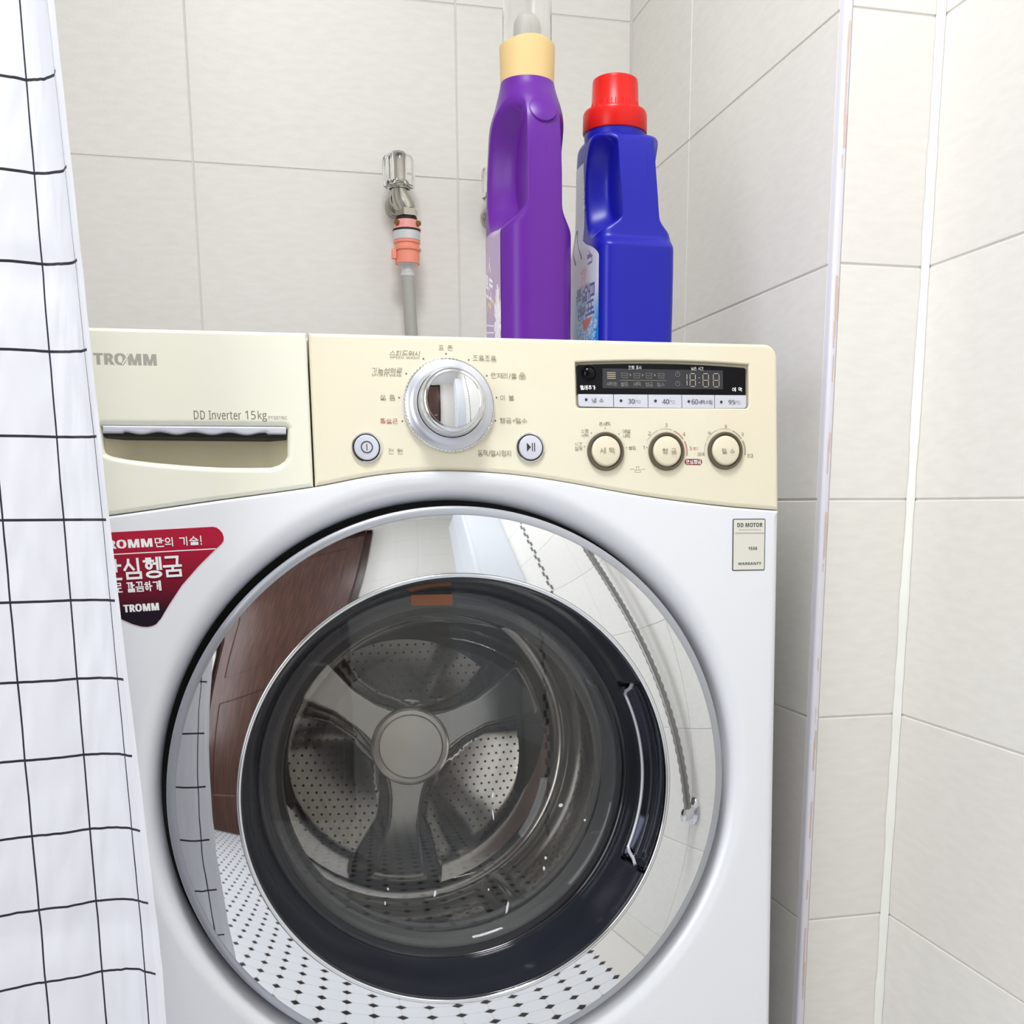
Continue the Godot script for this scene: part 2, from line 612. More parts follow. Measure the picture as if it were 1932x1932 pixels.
	var s := Shape.new()
	var prof := PackedVector2Array()
	prof.append(Vector2(0.0075, -0.002))
	prof.append(Vector2(0.0082, 0.0012))
	prof.append(Vector2(0.0060, 0.0021))
	for i in 7:
		var a := PI / 2 + PI / 2 * i / 6
		prof.append(Vector2(0.0030, -0.0012) + Vector2.from_angle(a) * 0.0036)
	prof.append(Vector2(-0.0010, -0.0085))
	prof.append(Vector2(0.0012, -0.0100))
	prof.append(Vector2(0.0012, -0.0015))
	s.xf = Transform3D(Basis(Vector3(1, 0, 0), Vector3(0, 0, 1), Vector3(0, -1, 0)), Vector3(0, 0, PIER_Z))
	var seg := PackedVector2Array()
	for p in prof:
		seg.append(p)
	if Geometry2D.is_polygon_clockwise(seg):
		seg.reverse()
	s.slab(seg, -CEIL_Y, -FLOOR_Y)
	part(bead, "bead", s, M.trim)
	var rng := RandomNumberGenerator.new()
	rng.seed = 5
	var st := Shape.new()
	for k in 46:
		var y := rng.randf_range(FLOOR_Y, 0.12)
		var row := roundf(y / 0.25) * 0.25
		if k % 2 == 0:
			y = row - rng.randf_range(0.004, 0.03)
		var h := rng.randf_range(0.008, 0.05)
		var w := rng.randf_range(0.0006, 0.0022)
		var x := 0.0042 + rng.randf_range(-0.0008, 0.001)
		st.flat(Vector3(x, y, PIER_Z + 0.00265), Vector3(x + w, y, PIER_Z + 0.00255), Vector3(x + w * 0.8, y - h, PIER_Z + 0.00255), Vector3(x, y - h, PIER_Z + 0.00265), Vector3(0, 0, 1))
	part(bead, "rust_stain", st, M.stain).set_meta("kind", "stuff")
	var caulk := struct("trim_2", "bead of glossy white caulk in the corner between pier and right wall")
	var rows: Array = []
	var f := noise(9.0, 3, 2)
	for j in 240:
		var y := lerpf(FLOOR_Y, CEIL_Y, j / 239.0)
		var w := 0.0068 * (1.0 + 0.22 * f.get_noise_1d(y * 1.0) + 0.12 * f.get_noise_1d(y * 5.0 + 40.0))
		var ring := PackedVector3Array()
		for i in 9:
			var a := i / 8.0
			var p := Vector2(-w * (1.0 - a), -w * a)       # from the pier's face to the right wall's
			var sag := sin(a * PI) * w * 0.16
			ring.append(Vector3(PIER_W + p.x + sag * 0.7 - 0.0004, y, PIER_Z - p.y - sag * 0.7 * 0.0 + 0.0004))
		rows.append(ring)
	var cs := Shape.new()
	cs.grid(rows, false, Vector3(-1, 0, 1))
	part(caulk, "caulk_bead", cs, M.caulk)


func make_floor() -> void:
	var fl := struct("floor", "white mosaic floor with small black diamond insets, mirrored in the door ring")
	block(fl, "floor_bed", Vector3(WALL_L - 0.12, FLOOR_Y - 0.12, -0.12), Vector3(PIER_W + 0.12, FLOOR_Y - 0.001, WALL_F + 0.12), M.grout)
	var p := 0.062
	var k := 0.0135
	var s := Shape.new()
	var h := p / 2 - 0.0012
	s.xf = Transform3D(Basis(Vector3(1, 0, 0), Vector3(0, 0, -1), Vector3(0, 1, 0)), Vector3.ZERO)
	s.slab(PackedVector2Array([Vector2(-h + k, -h), Vector2(h - k, -h), Vector2(h, -h + k), Vector2(h, h - k), Vector2(h - k, h), Vector2(-h + k, h), Vector2(-h, h - k), Vector2(-h, -h + k)]), -0.005, 0.0, 0.001)
	var d := Shape.new()
	d.xf = s.xf
	var q := k - 0.0006
	d.slab(PackedVector2Array([Vector2(0, -q), Vector2(q, 0), Vector2(0, q), Vector2(-q, 0)]), -0.005, 0.0, 0.0008)
	var white := mat(c8(226, 228, 232), 0.3)
	var dark := mat(c8(26, 27, 34), 0.3)
	var nx := int((PIER_W - WALL_L) / p) - 1
	var nz := int(WALL_F / p)
	for which in 2:
		var mm := MultiMesh.new()
		mm.transform_format = MultiMesh.TRANSFORM_3D
		mm.mesh = s.mesh() if which == 0 else d.mesh()
		mm.instance_count = nx * nz
		var o := 0.0 if which == 0 else p / 2
		for i in nx:
			for j in nz:
				mm.set_instance_transform(i * nz + j, Transform3D(Basis(), Vector3(WALL_L + p * (i + 0.6) + o, FLOOR_Y, p * (j + 0.6) + o)))
		var mi := MultiMeshInstance3D.new()
		mi.name = "octagon_tile" if which == 0 else "diamond_tile"
		mi.multimesh = mm
		mi.material_override = white if which == 0 else dark
		mi.set_meta("kind", "stuff")
		fl.add_child(mi, true)


# what stands behind the viewer and shows in the chrome
func make_backdrop() -> void:
	var o := thing("unseen_ceiling_lamp", "round white ceiling lamp, out of view, placed to light the walls and the washer", "lamp", Vector3(-0.6, CEIL_Y, 1.36))
	var s := Shape.new()
	s.lathe([Vector2(0.25, 0.0), Vector2(0.25, -0.02), Vector2(0.235, -0.03), Vector2(0.23, -0.03)].map(func(p): return Vector2(p.x, p.y)), 64, true)
	part(o, "lamp_base", s, M.white)
	var d := Shape.new()
	var pr: Array = []
	for i in 12:
		var a := PI / 2 * i / 11.0
		pr.append(Vector2(0.23 * cos(a), -0.03 - 0.045 * sin(a)))
	d.lathe(pr, 64, true)
	part(o, "lamp_cover", d, M.lamp)
	var wd := struct("door_1", "dark brown wooden door behind the viewer, mirrored in the chrome")
	var z := WALL_F - 0.001
	var ds := Shape.new()
	ds.xf = Transform3D(Basis(Vector3(-1, 0, 0), Vector3(0, 1, 0), Vector3(0, 0, -1)), Vector3(-1.27, 0, z))
	ds.slab(rounded(-0.56, FLOOR_Y + 0.005, 0.56, 0.9, 0.002), 0.0, 0.045, 0.004, [rounded(-0.44, FLOOR_Y + 0.25, 0.44, -0.45, 0.01), rounded(-0.44, -0.25, 0.44, 0.75, 0.01)], 0.008, 0.012)
	part(wd, "door_leaf", ds, M.wood)
	var dp := Shape.new()
	dp.xf = ds.xf
	dp.slab(rounded(-0.46, FLOOR_Y + 0.23, 0.46, 0.77, 0.002), 0.0, 0.034)
	part(wd, "door_panel", dp, M.wood)
	var dk := Shape.new()
	dk.xf = ds.xf
	dk.tube(PackedVector3Array([Vector3(-0.5, -0.4, 0.045), Vector3(-0.5, -0.4, 0.09), Vector3(-0.48, -0.4, 0.1), Vector3(-0.39, -0.4, 0.1)]), 0.01)
	part(wd, "door_handle", dk, M.rim)
	var fr := Shape.new()
	fr.xf = ds.xf
	for b in [[-0.62, FLOOR_Y, -0.565, 0.96], [0.565, FLOOR_Y, 0.62, 0.96], [-0.565, 0.905, 0.565, 0.96]]:
		fr.slab(rounded(b[0], b[1], b[2], b[3], 0.003, 2), 0.0, 0.06, 0.004)
	part(wd, "door_frame", fr, M.wood)
	var cb := thing("tall_cabinet", "tall white cabinet against the right wall behind the viewer", "cabinet", Vector3(PIER_W, 0.0, 2.4))
	var cs := Shape.new()
	cs.slab(rounded(-0.2, FLOOR_Y, -0.001, 0.7, 0.004, 2), -0.25, 0.25, 0.003)
	part(cb, "cabinet_body", cs, M.door_white)
	for k in 2:
		var cd := Shape.new()
		cd.xf = Transform3D(Basis(Vector3(0, 0, 1), Vector3(0, 1, 0), Vector3(-1, 0, 0)), Vector3(-0.2005, -0.3, -0.125 + 0.25 * k))
		cd.slab(rounded(-0.122, -0.96, 0.122, 0.97, 0.004, 2), 0.0, 0.018, 0.003)
		var cdo := part(cb, "cabinet_door", cd, M.door_white)
		var kn := Shape.new()
		kn.xf = cd.xf * Transform3D(Basis(), Vector3(0.095 if k == 0 else -0.095, 0.1, 0.018))
		kn.lathe([Vector2(0.006, 0.0), Vector2(0.006, 0.012), Vector2(0.011, 0.018), Vector2(0.009, 0.025), Vector2(0.0, 0.026)], 20)
		part(cdo, "cabinet_knob", kn, M.rim)
	var sh := thing("shower_set", "metal shower hose and hand shower on the right wall in front of the washer", "shower", Vector3(PIER_W, -0.2, 1.36))
	var path := PackedVector3Array()
	for i in 60:
		var t := i / 59.0
		path.append(Vector3(-0.03 - 0.03 * sin(t * PI), lerpf(0.62, -0.72, t), 0.05 * sin(t * 3.4) - 0.26 * t))
	var hs := Shape.new()
	var radii: Array = []
	var fine := PackedVector3Array()
	for i in 420:
		var t := i / 419.0 * 59.0
		var a := int(minf(floor(t), 58))
		fine.append(path[a].lerp(path[a + 1], t - a))
		radii.append(0.0135 if i % 6 < 3 else 0.0110)
	hs.tube(fine, radii, 12)
	part(sh, "shower_hose", hs, mat(c8(150, 148, 144), 0.3, 0.7))
	var hd := Shape.new()
	hd.tube(PackedVector3Array([Vector3(-0.03, 0.6, 0), Vector3(-0.05, 0.7, 0.0), Vector3(-0.09, 0.76, 0.0), Vector3(-0.1, 0.765, 0.0)]), [0.011, 0.013, 0.02, 0.034], 20)
	part(sh, "shower_head", hd, M.chrome)
	var hb := Shape.new()
	hb.xf = Transform3D(Basis(Vector3(0, 0, 1), Vector3(0, 1, 0), Vector3(-1, 0, 0)), Vector3(0, 0.62, 0))
	hb.lathe([Vector2(0.026, 0.0), Vector2(0.026, 0.006), Vector2(0.016, 0.012), Vector2(0.013, 0.03), Vector2(0.0, 0.032)], 24)
	part(sh, "shower_bracket", hb, M.chrome)
	var outlet := Shape.new()
	outlet.xf = Transform3D(Basis(Vector3(0, 0, 1), Vector3(0, 1, 0), Vector3(-1, 0, 0)), Vector3(0, -0.72, -0.272))
	outlet.lathe([Vector2(0.03, 0.0), Vector2(0.03, 0.006), Vector2(0.016, 0.014), Vector2(0.014, 0.05), Vector2(0.0, 0.052)], 24)
	part(sh, "shower_outlet", outlet, M.chrome)


# ---------- the curtain ----------
func make_curtain() -> void:
	var s := 0.065
	var o := thing("shower_curtain", "white shower curtain with a thin black grid, hanging left of the washer", "curtain", Vector3(-0.767, FLOOR_Y, 0.88))
	var im := Image.create(256, 256, false, Image.FORMAT_RGB8)
	im.fill(c8(234, 235, 241))
	var ink := c8(28, 30, 40)
	im.fill_rect(Rect2i(0, 0, 256, 4), ink)
	im.fill_rect(Rect2i(0, 252, 256, 4), ink)
	im.fill_rect(Rect2i(0, 0, 4, 256), ink)
	im.fill_rect(Rect2i(252, 0, 4, 256), ink)
	var cloth := mat(Color.WHITE, 0.5)
	cloth.albedo_texture = ImageTexture.create_from_image(im)
	cloth.backlight_enabled = true
	cloth.backlight = Color(0.5, 0.5, 0.5)
	# u (in grid cells, 0 = the line that runs down beside the panel) : offsets across and towards the room, at the top and at the bottom
	var us := [-13.0, -12.0, -11.0, -10.0, -9.0, -8.0, -7.0, -6.0, -5.0, -4.0, -3.0, -2.0, -1.0, 0.0, 0.5, 0.8, 1.0, 1.2, 1.4]
	var top := {0.0: Vector2(0, 0), 0.5: Vector2(0.012, 0.007), 0.8: Vector2(0.0205, 0.018), 1.0: Vector2(0.0212, 0.025), 1.2: Vector2(0.0222, 0.031), 1.4: Vector2(0.0275, 0.036)}
	var mid := {0.0: Vector2(0, 0), 0.5: Vector2(0.016, 0.001), 0.8: Vector2(0.026, 0.004), 1.0: Vector2(0.0305, 0.009), 1.2: Vector2(0.0335, 0.014), 1.4: Vector2(0.0365, 0.018)}
	var low := {0.0: Vector2(0, 0), 0.5: Vector2(0.020, 0.000), 0.8: Vector2(0.0315, 0.004), 1.0: Vector2(0.0365, 0.009), 1.2: Vector2(0.0465, 0.018), 1.4: Vector2(0.0530, 0.024)}
	var y_hi := 0.87
	var y_lo := -1.255
	var line_y := -0.5158
	var rows: Array = []
	var us_fine: Array = []
	for k in range(-13 * 8, 1):
		us_fine.append(k / 8.0)
	for k in range(1, 15):
		us_fine.append(k * 0.1)
	var f := noise(2.2, 8, 2)
	for j in 150:
		var y := lerpf(y_lo, y_hi, j / 149.0)
		var h := clampf((y + 0.9) / 0.8, 0.0, 1.0)    # 0 low, 1 high
		var ring := PackedVector3Array()
		for u in us_fine:
			var p := Vector2.ZERO
			if u <= 0.0:
				p = Vector2(u * 0.044, -0.012 * sin(u * 1.5) + 0.016 * sin(u * 2.05) * smoothstep(0.0, -2.0, u))
				p.y += (1.0 - h) * 0.010 * smoothstep(0.0, -1.5, u)
			else:
				var a := pick(top, u)
				var b := pick(mid, u)
				var c := pick(low, u)
				p = c.lerp(b, h * 2.0) if h < 0.5 else b.lerp(a, h * 2.0 - 1.0)
			var crease := 0.0022 * exp(-pow((y + 0.33) / 0.006, 2.0)) + 0.003 * exp(-pow((y + 0.862) / 0.012, 2.0))
			ring.append(Vector3(p.x, y - FLOOR_Y, p.y + 0.002 * f.get_noise_2d(u * 2.0, y * 8.0) - crease))
		rows.append(ring)
	var n_body := 13 * 8 + 1 + 12
	var body := Shape.new()
	var hem := Shape.new()
	for which in 2:
		var part_rows: Array = []
		for r in rows:
			part_rows.append(r.slice(0, n_body) if which == 0 else r.slice(n_body - 1))
		var sh := body if which == 0 else hem
		sh.grid(part_rows, false, Vector3(0, 0, 1))
	var w := n_body
	for j in rows.size():
		for i in w:
			var y := rows[j][i].y + FLOOR_Y as float
			body.uv[j * w + i] = Vector2(us_fine[i], (y - line_y) / s)
	part(o, "curtain_cloth", body, cloth)
	part(o, "curtain_hem", hem, M.hem)
	var rod := thing("curtain_rod", "white rod that carries the gridded curtain across the room", "rod", Vector3(-0.97, 0.9, 0.885))
	var rs := Shape.new()
	rs.tube(PackedVector3Array([Vector3(WALL_L + 0.97, 0, 0), Vector3(PIER_W + 0.97, 0, 0)]), 0.0125, 20)
	part(rod, "rod_tube", rs, M.white)
	for k in 13:
		var rg := Shape.new()
		var loop := PackedVector3Array()
		for i in 25:
			var a := TAU * i / 24
			loop.append(Vector3(0, cos(a) * 0.022 - 0.008, sin(a) * 0.016))
		rg.tube(loop, 0.0018, 8, false)
		part(rod, "curtain_ring", rg, M.rim, Transform3D(Basis(), Vector3(0.19 - 0.044 * k, 0, 0)))


func pick(t: Dictionary, u: float) -> Vector2:
	var k := t.keys()
	for i in k.size() - 1:
		if u <= k[i + 1]:
			return t[k[i]].lerp(t[k[i + 1]], (u - k[i]) / (k[i + 1] - k[i]))
	return t[k[-1]]


# ---------- lettering ----------
const LEADS := "gGndDrmbBsS0jJcktph"
const STROKES := {
	"g": "0,1 1,1 .92,0", "n": "0,1 0,0 1,0", "d": "1,1 0,1 0,0 1,0", "r": "0,1 1,1 1,.52 0,.52 0,0 1,0", "m": "0,0 1,0 1,1 0,1 0,0", "b": "0,1 0,0 1,0 1,1;0,.5 1,.5",
	"s": ".5,1 .46,.6 0,0;.48,.65 1,0", "0": "o .5,.5,.5", "j": "0,1 1,1;.5,1 .44,.55 0,0;.47,.6 1,0", "c": ".3,1 .7,1;0,.75 1,.75;.5,.75 .44,.45 0,0;.47,.48 1,0", "k": "0,1 1,1 .92,0;0,.52 .95,.52",
	"t": "1,1 0,1 0,0 1,0;0,.5 .95,.5", "p": "0,1 1,1;0,0 1,0;.28,1 .28,0;.72,1 .72,0", "h": ".3,1 .7,1;0,.76 1,.76;o .5,.28,.28",
	"G": "0,1 .42,1 .38,0;.55,1 1,1 .95,0", "D": ".42,1 0,1 0,0 .42,0;1,1 .58,1 .58,0 1,0", "B": "0,1 0,0 .42,0 .42,1;0,.5 .42,.5;.58,1 .58,0 1,0 1,1;.58,.5 1,.5", "S": ".25,1 .22,.6 0,0;.24,.6 .48,0;.75,1 .72,.6 .52,0;.74,.6 1,0", "J": "0,1 .46,1;.23,1 0,0;.24,.6 .48,0;.54,1 1,1;.77,1 .52,0;.76,.6 1,0",
}
const FINALS := ["", "g", "G", "gs", "n", "nj", "nh", "d", "r", "rg", "rm", "rb", "rs", "rt", "rp", "rh", "m", "b", "bs", "s", "S", "0", "j", "c", "k", "t", "p", "h"]
const TALL := {0: ".3,0 .3,1;.3,.5 .95,.5", 1: ".15,0 .15,1;.15,.5 .8,.5;.8,0 .8,1", 2: ".3,0 .3,1;.3,.62 .95,.62;.3,.38 .95,.38", 4: ".75,0 .75,1;0,.5 .75,.5", 5: ".5,0 .5,1;0,.5 .5,.5;.98,0 .98,1", 6: ".75,0 .75,1;0,.62 .75,.62;0,.38 .75,.38", 7: ".5,0 .5,1;0,.62 .5,.62;0,.38 .5,.38;.98,0 .98,1", 20: ".6,0 .6,1"}
const WIDE := {8: "0,.1 1,.1;.5,.1 .5,.95", 12: "0,.1 1,.1;.33,.1 .33,.95;.67,.1 .67,.95", 13: "0,.75 1,.75;.5,.75 .5,0", 17: "0,.75 1,.75;.33,.75 .33,0;.67,.75 .67,0", 18: "0,.5 1,.5"}
const BOTH := {9: [8, 0], 10: [8, 1], 11: [8, 20], 14: [13, 4], 15: [13, 5], 16: [13, 20], 19: [18, 20]}


func strokes(spec: String, box: Rect2) -> Array:
	var out: Array = []
	for line in spec.split(";"):
		var pts := PackedVector2Array()
		if line.begins_with("o "):
			var f := line.substr(2).split_floats(",")
			for i in 19:
				pts.append(Vector2(f[0], f[1]) + Vector2.from_angle(TAU * i / 18 + 0.3) * f[2])
		else:
			for w in line.split(" "):
				var f := w.split_floats(",")
				pts.append(Vector2(f[0], f[1]))
		for i in pts.size():
			pts[i] = box.position + pts[i] * box.size
		out.append(pts)
	return out


func bx(x0: float, y0: float, x1: float, y1: float) -> Rect2:
	return Rect2(x0, y0, x1 - x0, y1 - y0)


func syllable(code: int) -> Array:
	var i := code - 0xAC00
	var l := STROKES[LEADS[i / 588]] as String
	var vw := (i % 588) / 28
	var fin: String = FINALS[i % 28]
	var out: Array = []
	var f := fin != ""
	if TALL.has(vw):
		out += strokes(l, bx(.02, .47, .55, .98) if f else bx(.02, .14, .55, .9))
		out += strokes(TALL[vw], bx(.6, .42, 1, 1) if f else bx(.6, 0, 1, 1))
	elif WIDE.has(vw):
		out += strokes(l, bx(.15, .66, .85, 1) if f else bx(.12, .46, .88, 1))
		out += strokes(WIDE[vw], bx(0, .36, 1, .58) if f else bx(0, .02, 1, .38))
	else:
		var two: Array = BOTH[vw]
		out += strokes(l, bx(.04, .66, .55, 1) if f else bx(.04, .46, .55, .96))
		out += strokes(WIDE[two[0]], bx(0, .4, .6, .6) if f else bx(0, .06, .62, .38))
		out += strokes(TALL[two[1]], bx(.62, .36, 1, 1) if f else bx(.62, 0, 1, 1))
	if f and fin.length() == 1:
		out += strokes(STROKES[fin], bx(.14, 0, .95, .28))
	elif f:
		out += strokes(STROKES[fin[0]], bx(.08, 0, .48, .29))
		out += strokes(STROKES[fin[1]], bx(.58, 0, .98, .29))
	return out


# Korean lettering as lines in a box one unit high
func korean(t: String, gap := 0.12) -> Array:
	var out: Array = []
	var x := 0.0
	for ch in t:
		var more: Array = []
		var w := 1.0 + gap
		if ch == " ":
			w = 0.55
		elif ch == "/":
			more = [PackedVector2Array([Vector2(0.05, 0), Vector2(0.35, 1)])]
			w = 0.5
		elif ch == "+":
			more = [PackedVector2Array([Vector2(0.1, 0.5), Vector2(0.6, 0.5)]), PackedVector2Array([Vector2(0.35, 0.25), Vector2(0.35, 0.75)])]
			w = 0.75
		elif ch == "!":
			more = [PackedVector2Array([Vector2(0.15, 1), Vector2(0.15, 0.32)]), PackedVector2Array([Vector2(0.15, 0.06), Vector2(0.15, 0.0)])]
			w = 0.35
		elif ch == "(" or ch == ")":
			var s := 1.0 if ch == "(" else -1.0
			more = [PackedVector2Array([Vector2(0.2 + 0.1 * s, 1), Vector2(0.2 - 0.08 * s, 0.7), Vector2(0.2 - 0.08 * s, 0.3), Vector2(0.2 + 0.1 * s, 0)])]
			w = 0.42
		else:
			more = syllable(ch.unicode_at(0))
		for p in more:
			var q := PackedVector2Array()
			for a in p:
				q.append(Vector2(a.x + x, a.y))
			out.append(q)
		x += w
	return [out, x - gap]


# lettering in a box w by h about the origin; k = Korean strokes, l = Latin type, b = bold, i = slanted
func letters(t: String, style: String, w: float, h: float, s: Shape = null, at := Vector2.ZERO, turn := 0.0, z := 0.0) -> Shape:
	if s == null:
		s = Shape.new()
	var rot := Transform2D(turn, at)
	if style.begins_with("l"):
		var tm := TextMesh.new()
		var f := SystemFont.new()
		f.font_names = PackedStringArray(["Droid Sans"])
		if style.contains("b"):
			f.font_weight = 700
		tm.font = f
		tm.text = t
		tm.font_size = 64
		tm.pixel_size = 0.01
		tm.depth = 0.0
		tm.curve_step = 2.0
		var a := tm.surface_get_arrays(0)
		var p: PackedVector3Array = a[Mesh.ARRAY_VERTEX]
		var nn: PackedVector3Array = a[Mesh.ARRAY_NORMAL]
		var ids: PackedInt32Array = a[Mesh.ARRAY_INDEX]
		var lo := p[0]
		var hi := p[0]
		for q in p:
			lo = lo.min(q)
			hi = hi.max(q)
		var base := s.v.size()
		for q in p:
			var u := (q - lo) / Vector3(hi.x - lo.x, hi.y - lo.y, 1.0) - Vector3(0.5, 0.5, 0.0)
			var g := rot * Vector2(u.x * w, u.y * h)
			s.vert(Vector3(g.x, g.y, z), Vector3(0, 0, 1))
		for k in range(0, ids.size(), 3):
			if nn[ids[k]].z > 0.5:
				s.tri(base + ids[k], base + ids[k + 1], base + ids[k + 2])
		return s
	var weight := 0.115 if style.contains("b") else 0.078
	var got := korean(t, 0.1 + weight)
	var total: float = got[1]
	var thick := h * weight
	var lift := 0.0
	for p in got[0]:
		var q := PackedVector2Array()
		for a in p:
			var x: float = (a.x / total - 0.5) * (w - thick) + ((a.y - 0.5) * 0.22 * h if style.contains("i") else 0.0)
			q.append(rot * Vector2(x, (a.y - 0.5) * (h - thick)))
		s.ribbon(q, thick, z + lift)
		lift += 0.000008 * q.size()
	return s


func arc(c: Vector2, r: float, a0: float, a1: float, k := 16) -> PackedVector2Array:
	var p := PackedVector2Array()
	for i in k + 1:
		p.append(c + Vector2.from_angle(deg_to_rad(lerpf(a0, a1, float(i) / k))) * r)
	return p


# ---------- the washing machine ----------
const EDGE := [-0.36, 0.034, -0.3128, 0.0394, -0.2245, 0.052, -0.1307, 0.0651, -0.0778, 0.0751, -0.04, 0.0792, -0.0012, 0.0804, 0.0563, 0.0776, 0.1098, 0.0706, 0.1868, 0.0576, 0.2723, 0.0469, 0.3431, 0.0413, 0.37, 0.04]


# the curved lower edge of the panel
func edge(u: float) -> float:
	var n := EDGE.size() / 2
	for i in n - 1:
		var x0: float = EDGE[i * 2]
		var x1: float = EDGE[i * 2 + 2]
		if u <= x1 or i == n - 2:
			var y0: float = EDGE[i * 2 + 1]
			var y1: float = EDGE[i * 2 + 3]
			var ym: float = EDGE[maxi(i - 1, 0) * 2 + 1]
			var xm: float = EDGE[maxi(i - 1, 0) * 2]
			var yp: float = EDGE[mini(i + 2, n - 1) * 2 + 1]
			var xp: float = EDGE[mini(i + 2, n - 1) * 2]
			var t := clampf((u - x0) / (x1 - x0), 0.0, 1.0)
			var m0 := (y1 - ym) / maxf(x1 - xm, 1e-5) * (x1 - x0)
			var m1 := (yp - y0) / maxf(xp - x0, 1e-5) * (x1 - x0)
			var t2 := t * t
			var t3 := t2 * t
			return (2 * t3 - 3 * t2 + 1) * y0 + (t3 - 2 * t2 + t) * m0 + (-2 * t3 + 3 * t2) * y1 + (t3 - t2) * m1
	return 0.04


func top_edge(u: float) -> float:
	return 0.2043 + 0.0048 * (u + 0.33) / 0.67


func make_washer() -> void:
	var root := thing("washing_machine", "white front-loading washing machine with yellowed control panel and large chrome door ring", "washing machine", Vector3(HINGE.x, FLOOR_Y, 0.42))
	var inv := root.transform.affine_inverse()
	var fw := Transform3D(Basis(Vector3.RIGHT, deg_to_rad(-3.0)), HINGE)
	FX = inv * fw
	DX = inv * Transform3D(Basis(Vector3.RIGHT, deg_to_rad(-5.6)), HINGE)
	PX = inv * Transform3D(Basis(Vector3.RIGHT, deg_to_rad(-6.0)), fw * Vector3(0, 0.235, 0))
	make_cabinet(root)
	make_front(root)
	make_panel(root)
	make_door(root)
	make_drum(root)
	make_stickers(root)


func make_cabinet(root: Node3D) -> void:
	var s := Shape.new()
	var h := TOP_Y - FLOOR_Y
	var zf := func(y: float) -> float: return HINGE.z - 0.42 - 0.0125 - (y + FLOOR_Y - HINGE.y) * tan(deg_to_rad(3.0)) - (0.008 if y > h - 0.15 else 0.0)
	for sd in [-1, 1]:
		s.xf = Transform3D(Basis(Vector3(0, 0, -1), Vector3(0, 1, 0), Vector3(1, 0, 0)), Vector3(0.3405 * sd, 0, 0))
		s.slab(PackedVector2Array([Vector2(-zf.call(0.02), 0.02), Vector2(0.31, 0.02), Vector2(0.31, h - 0.012), Vector2(-zf.call(h - 0.012) + 0.012, h - 0.012)]), -0.002, 0.002)
	s.xf = Transform3D()
	s.slab(rounded(-0.339, 0.02, 0.339, h - 0.012, 0.0), -0.31, -0.306)
	s.xf = Transform3D(Basis(Vector3(1, 0, 0), Vector3(0, 0, -1), Vector3(0, 1, 0)), Vector3(0, 0, 0))
	s.slab(rounded(-0.339, -zf.call(0.02), 0.339, 0.31, 0.0), 0.02, 0.026)
	part(root, "cabinet", s, M.white)
	var t := Shape.new()
	t.xf = Transform3D(Basis(Vector3(1, 0, 0), Vector3(0, 0, -1), Vector3(0, 1, 0)), Vector3(0, 0, 0))
	t.slab(rounded(-0.3425, -0.314, 0.3425, 0.312, [0.004, 0.004, 0.02, 0.02]), h - 0.024, h - 0.0005, 0.004)
	part(root, "top_plate", t, M.white)
	for x in [-0.28, 0.28]:
		for z in [-0.26, 0.3]:
			var f := Shape.new()
			f.xf = Transform3D(Basis(), Vector3(x, 0, z))
			f.lathe([Vector2(0.0, 0.0), Vector2(0.022, 0.0), Vector2(0.024, 0.003), Vector2(0.022, 0.012), Vector2(0.012, 0.014), Vector2(0.012, 0.024)], 24, true)
			part(root, "foot", f, M.matte_black)


func make_front(root: Node3D) -> void:
	var angles: Array = []
	var corners := [Vector2(0.3435, -0.518), Vector2(-0.3435, -0.518), Vector2(0.3435, 0.235 + edge(0.3435)), Vector2(-0.3435, 0.235 + edge(-0.3435))]
	for i in 240:
		angles.append(TAU * i / 240.0)
	for c in corners:
		angles.append(fposmod(c.angle(), TAU))
		angles.append(fposmod(c.angle() + 0.004, TAU))
		angles.append(fposmod(c.angle() - 0.004, TAU))
	angles.sort()
	var reach: Array = []
	for a in angles:
		var d := Vector2.from_angle(a)
		var l := 9.0
		if absf(d.x) > 1e-4:
			l = minf(l, 0.3435 / absf(d.x))
		if d.y < -1e-4:
			l = minf(l, -0.518 / d.y)
		if d.y > 1e-4:
			var lo := 0.2
			var hi := 0.8
			for k in 40:
				var m := (lo + hi) / 2
				if m * d.y < 0.2338 + edge(m * d.x):
					lo = m
				else:
					hi = m
			l = minf(l, lo)
		reach.append(l)
	var rows: Array = []
	var r0 := 0.2880
	var spec: Array = []
	for k in 11:
		spec.append([0, PI / 2 * k / 10])
	for k in [0.15, 0.35, 0.6, 0.85, 1.0]:
		spec.append([1, k])
	for k in [1, 2, 3, 4, 5, 6]:
		spec.append([2, PI / 2 * k / 6])
	spec.append([3, 0.0])
	for sp in spec:
		var ring := PackedVector3Array()
		for i in angles.size():
			var d := Vector2.from_angle(angles[i])
			var l: float = reach[i]
			var side := absf(d.x) * l > 0.343 or d.y < 0.0
			var er := 0.010 if side else 0.0035
			var r1 := minf(0.311, l - er - 0.003)
			var r := 0.0
			var w := 0.0
			if sp[0] == 0:
				r = r0 + (r1 - r0) * (1.0 - cos(sp[1]))
				w = -0.030 * (1.0 - sin(sp[1]))
			elif sp[0] == 1:
				r = lerpf(r1, l - er, sp[1])
			elif sp[0] == 2:
				r = l - er * (1.0 - sin(sp[1]))
				w = -er * (1.0 - cos(sp[1]))
			else:
				r = l
				w = -0.016
			ring.append(Vector3(d.x * r, d.y * r, w))
		rows.append(ring)
	var s := Shape.new()
	s.grid(rows, true, Vector3(0, 0, 1))
	part(root, "front_panel", s, M.white, FX)
	var b := Shape.new()
	b.lathe([Vector2(0.293, -0.033), Vector2(0.29, -0.037), Vector2(0.265, -0.04), Vector2(0.24, -0.06), Vector2(0.205, -0.08)], 120)
	part(root, "door_recess", b, M.matte_black, FX)


